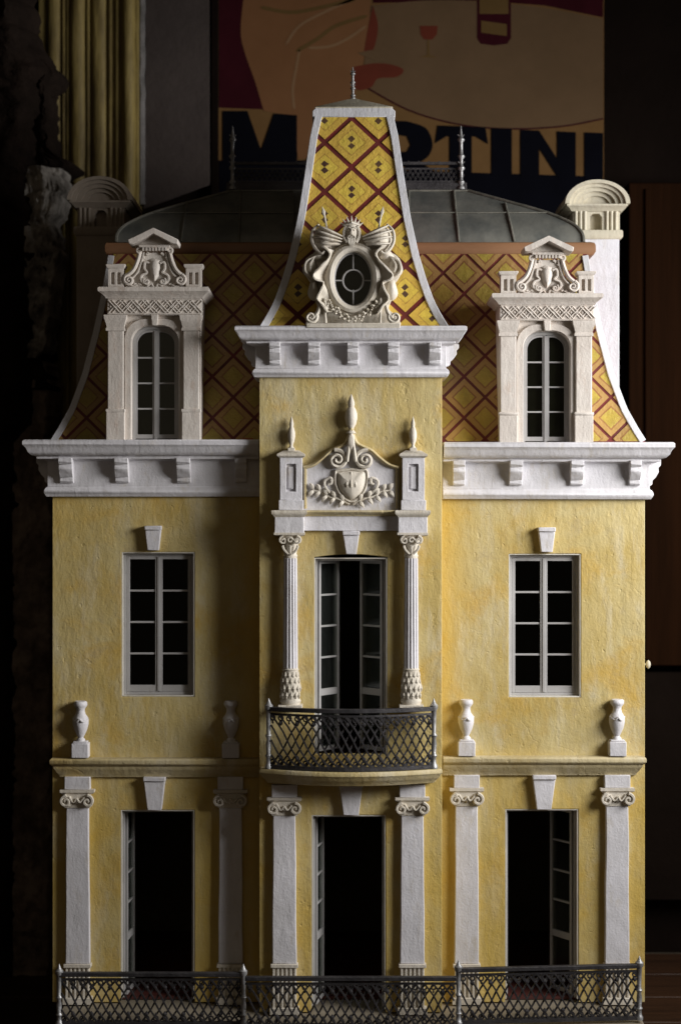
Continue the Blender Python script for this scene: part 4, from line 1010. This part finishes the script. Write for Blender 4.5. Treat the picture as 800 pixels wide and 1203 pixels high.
# head with crown
g = G(OD); hx, hy = 413, 271
g.lathe(hx, OD-6, [(.5, hy+15), (3.5, hy+13.5), (6.2, hy+9), (7.6, hy+3), (8, hy-3), (7, hy-8), (4.5, hy-11), (.5, hy-12)], seg=16, sq=.85)
for s in (-1, 1):
    g.lathe(hx+s*3, OD+.1, [(.1, hy-2.4), (1.3, hy-1.3), (.1, hy)], seg=8)                 # eyes
    g.tube([(hx+s*1, hy-3, OD+1), (hx+s*3.4, hy-4.4, OD+.8), (hx+s*5.6, hy-3, OD-1)], .8, .9, seg=5)   # brows
    g.tube(curve([(hx+s*6.6, hy-6, OD-2), (hx+s*9, hy, OD-3), (hx+s*8.4, hy+7, OD-3), (hx+s*5, hy+13, OD-2)], 4), 1.9, 2.2, seg=6)  # hair
    g.tube(curve([(hx+s*.6, hy+4.6, OD+1.6), (hx+s*3.2, hy+5.6, OD+1), (hx+s*4.6, hy+8, OD-.5)], 3), 1.0, 1, seg=5)  # moustache
g.tube([(hx, hy-3.4, OD+.8), (hx, hy+1, OD+2.2), (hx, hy+3.4, OD+2.6), (hx, hy+4, OD+.6)], [.8, 1.1, 1.7, .8], 1.1, seg=6)   # nose
g.tube([(hx-2, hy+7, OD+.6), (hx+2, hy+7, OD+.6)], .7, .7, seg=5)
for q in range(-2, 3): g.tube([(hx+q*1.9, hy+8, OD-.2), (hx+q*1.6, hy+13, OD-.6), (hx+q*.8, hy+17, OD-2)], [1.1, 1.2, .3], 1, seg=5)   # beard
g.build('carved_head', CARVED, ow)
g = G(OD)
for q in range(7):
    a = R(20+140*q/6); x = hx+8*math.cos(a); y = hy-7-5*math.sin(a); g.tube([(x, y+2, OD-5), (hx+14*math.cos(a)*1.05, hy-7-12*math.sin(a), OD-5)], [2.0, .2], [1.5, .2], seg=6)
g.tube([(hx-9, hy-8, OD-4), (hx, hy-10, OD+.5), (hx+9, hy-8, OD-4)], 1.7, 1.7, seg=6); g.build('crown', CARVED, ow)
cx0 = 414.5
for s in (-1, 1):
    def M(pts, n=6): return [(cx0+s*x, y, OD+d) for x, y, d in curve(pts, n)]
    # spear behind the drapery
    g = G(OD); g.tube([(cx0+s*33.5, 250, OD-12), (cx0+s*22, 312, OD-12)], 1.1, seg=6); g.tube([(cx0+s*36, 240, OD-12), (cx0+s*34.6, 246, OD-12), (cx0+s*33.5, 252, OD-12)], [.2, 2.3, .8], [.2, 1.2, .8], seg=6); g.build('spear', CARVED, ow)
    # banner: overlapping rolls of cloth
    g = G(OD)
    wing_ = [(12, 279), (16, 272), (26, 266), (36, 263), (43, 266), (46, 275), (46, 284), (42, 292), (36, 296), (31, 292), (24, 287), (16, 287)]
    wl = [(x, y) for x, y in curve(wing_+[wing_[0]], 3)[:-1]]
    g.dome([(cx0+s*x, y) for x, y in wl], cx0+s*31, 279, OD+1, OD-16, rings=5)
    for a, b, d_ in (((12, 277), (41, 264), 0), ((13, 280), (45, 270), 2), ((14, 283), (45, 277), 2.4), ((16, 286), (43, 285), 1.2)):
        g.tube(M([(a[0], a[1], -3), (a[0]*.6+b[0]*.4, a[1]*.6+b[1]*.4+.8, d_+1), (a[0]*.25+b[0]*.75, a[1]*.25+b[1]*.75+.5, d_), (b[0], b[1], -5)], 4), [.8, 1.2, 1.5, 1.7, 1.8, 1.9, 1.9, 1.8, 1.7, 1.5, 1.2, 1, .8], 2.6, seg=7)
    g.tube(M([(40, 262, -6), (47, 270, -5), (48, 282, -5), (43, 292, -4), (37, 297, -2), (33, 294, -1)], 4), [1, 1.3, 1.6, 1.8, 2, 2.1, 2.2, 2.2, 2.2, 2.2, 2.2, 2.2, 2.2, 2.1, 2, 1.9, 1.8, 1.6, 1.4, 1.2, 1], 3, seg=7)
    g.build('banner_roll', CARVED, ow)
    g = G(OD)
    inner = [(oc[0]+s*29*math.cos(a), oc[1]-38*math.sin(a)) for a in [R(58-150*i/30) for i in range(31)]]
    outer_ = curve([(34, 290), (27, 297), (30, 305), (38, 313), (46, 322), (44, 328), (35, 331), (37, 340), (42, 350), (36, 358), (30, 366)], 3)
    vs = []; fs = []; nt2 = 8
    for i in range(31):
        ox, oy = cx0+s*outer_[i][0], outer_[i][1]; ix, iy = inner[i]
        for k in range(nt2+1):
            t = k/nt2; f_ = math.sin(i*.95+t*2.2)*2.0*t
            vs.append(g.P(ix+(ox-ix)*t, iy+(oy-iy)*t, OD-12+13*t**1.3+f_))
        vs.append(g.P(ox-s*1.5, oy+1, OD-16))
    for i in range(30):
        for k in range(nt2+1): a_ = i*(nt2+2)+k; fs.append((a_, a_+1, a_+nt2+3, a_+nt2+2))
    g.add(vs, fs)
    g.tube([(cx0+s*x, y, OD+.5+1.2*math.sin(i_*.95)) for i_, (x, y) in enumerate(outer_)], 1.5, 2, seg=6)
    for lx, ly, rx, ry in ((50, 311, 9, 13), (46, 338, 7, 13), (40, 298, 9, 7)):
        o5 = [(cx0+s*lx+(rx+1.2*math.sin(3*a))*math.cos(a), ly+ry*math.sin(a)) for a in [2*math.pi*q/20 for q in range(20)]]
        g.dome(o5, cx0+s*lx, ly, OD-4, OD-17, rings=5)
    g.tube(M([(44, 300, -7), (54, 306, -5), (56, 316, -5), (50, 324, -7)]), 1.4, 3, seg=6)
    g.tube(M([(46, 302, -5), (50, 310, -3), (49, 318, -5)]), 1.2, 2, seg=6)
    g.build('drapery', CARVED, ow)
    g = G(OD)
    g.tube(M([(39, 358, -3), (41, 366, -2), (46, 373, -2)]), 2.6, 3.5, seg=8)
    g.tube(spiral(cx0+s*49, 372, 7.4, 1.4, 1.5, R(160) if s > 0 else R(20), OD-2, n=26, sgn=s), [2.4-1.0*i/26 for i in range(26)], 3.6, seg=8)
    g.build('base_scroll', CARVED, ow)
    g = G(OD); g.tube([(cx0+s*33, 349, OD-3), (cx0+s*32, 362, OD-1), (cx0+s*32.5, 368, OD-1), (cx0+s*32, 380, OD-3)], [1, 2.8, 1.4, 2.2], [1, 2.5, 1.4, 2], seg=7); g.build('tassel', CARVED, ow)
    g = G(OD)      # garland of leaves
    for i in range(9):
        t = i/8; x = 4+26*t; y = 374-20*t**1.4; rr = 2.9-.8*abs(t-.4)
        for q in range(3):
            a = R(120*q+40*i); g.tube([(cx0+s*x, y, OD-4), (cx0+s*x+rr*1.3*math.cos(a), y+rr*1.3*math.sin(a), OD-.5), (cx0+s*x+rr*2*math.cos(a), y+rr*2*math.sin(a), OD-4)], [.8, 1.5, .3], [.8, 1.4, .3], seg=5)
    g.build('garland', CARVED, ow)
g = G(OD); g.box(360, 470, 379, 385, OD+2, OD-26); g.build('plinth', CARVED, ow, bevel=.8)

# small brass hinge knob on the right flank
g = G(-30); g.lathe(761, -30, [(.5, 775), (2.4, 777), (3, 780), (2.4, 783), (.5, 785)], seg=10); g.tube([(757, 780, -30), (761, 780, -30)], 1.2, seg=6); g.build('hinge_knob', CHIM, H)

for o in list(bpy.data.objects):
    if '_w' in o: del o['_w']
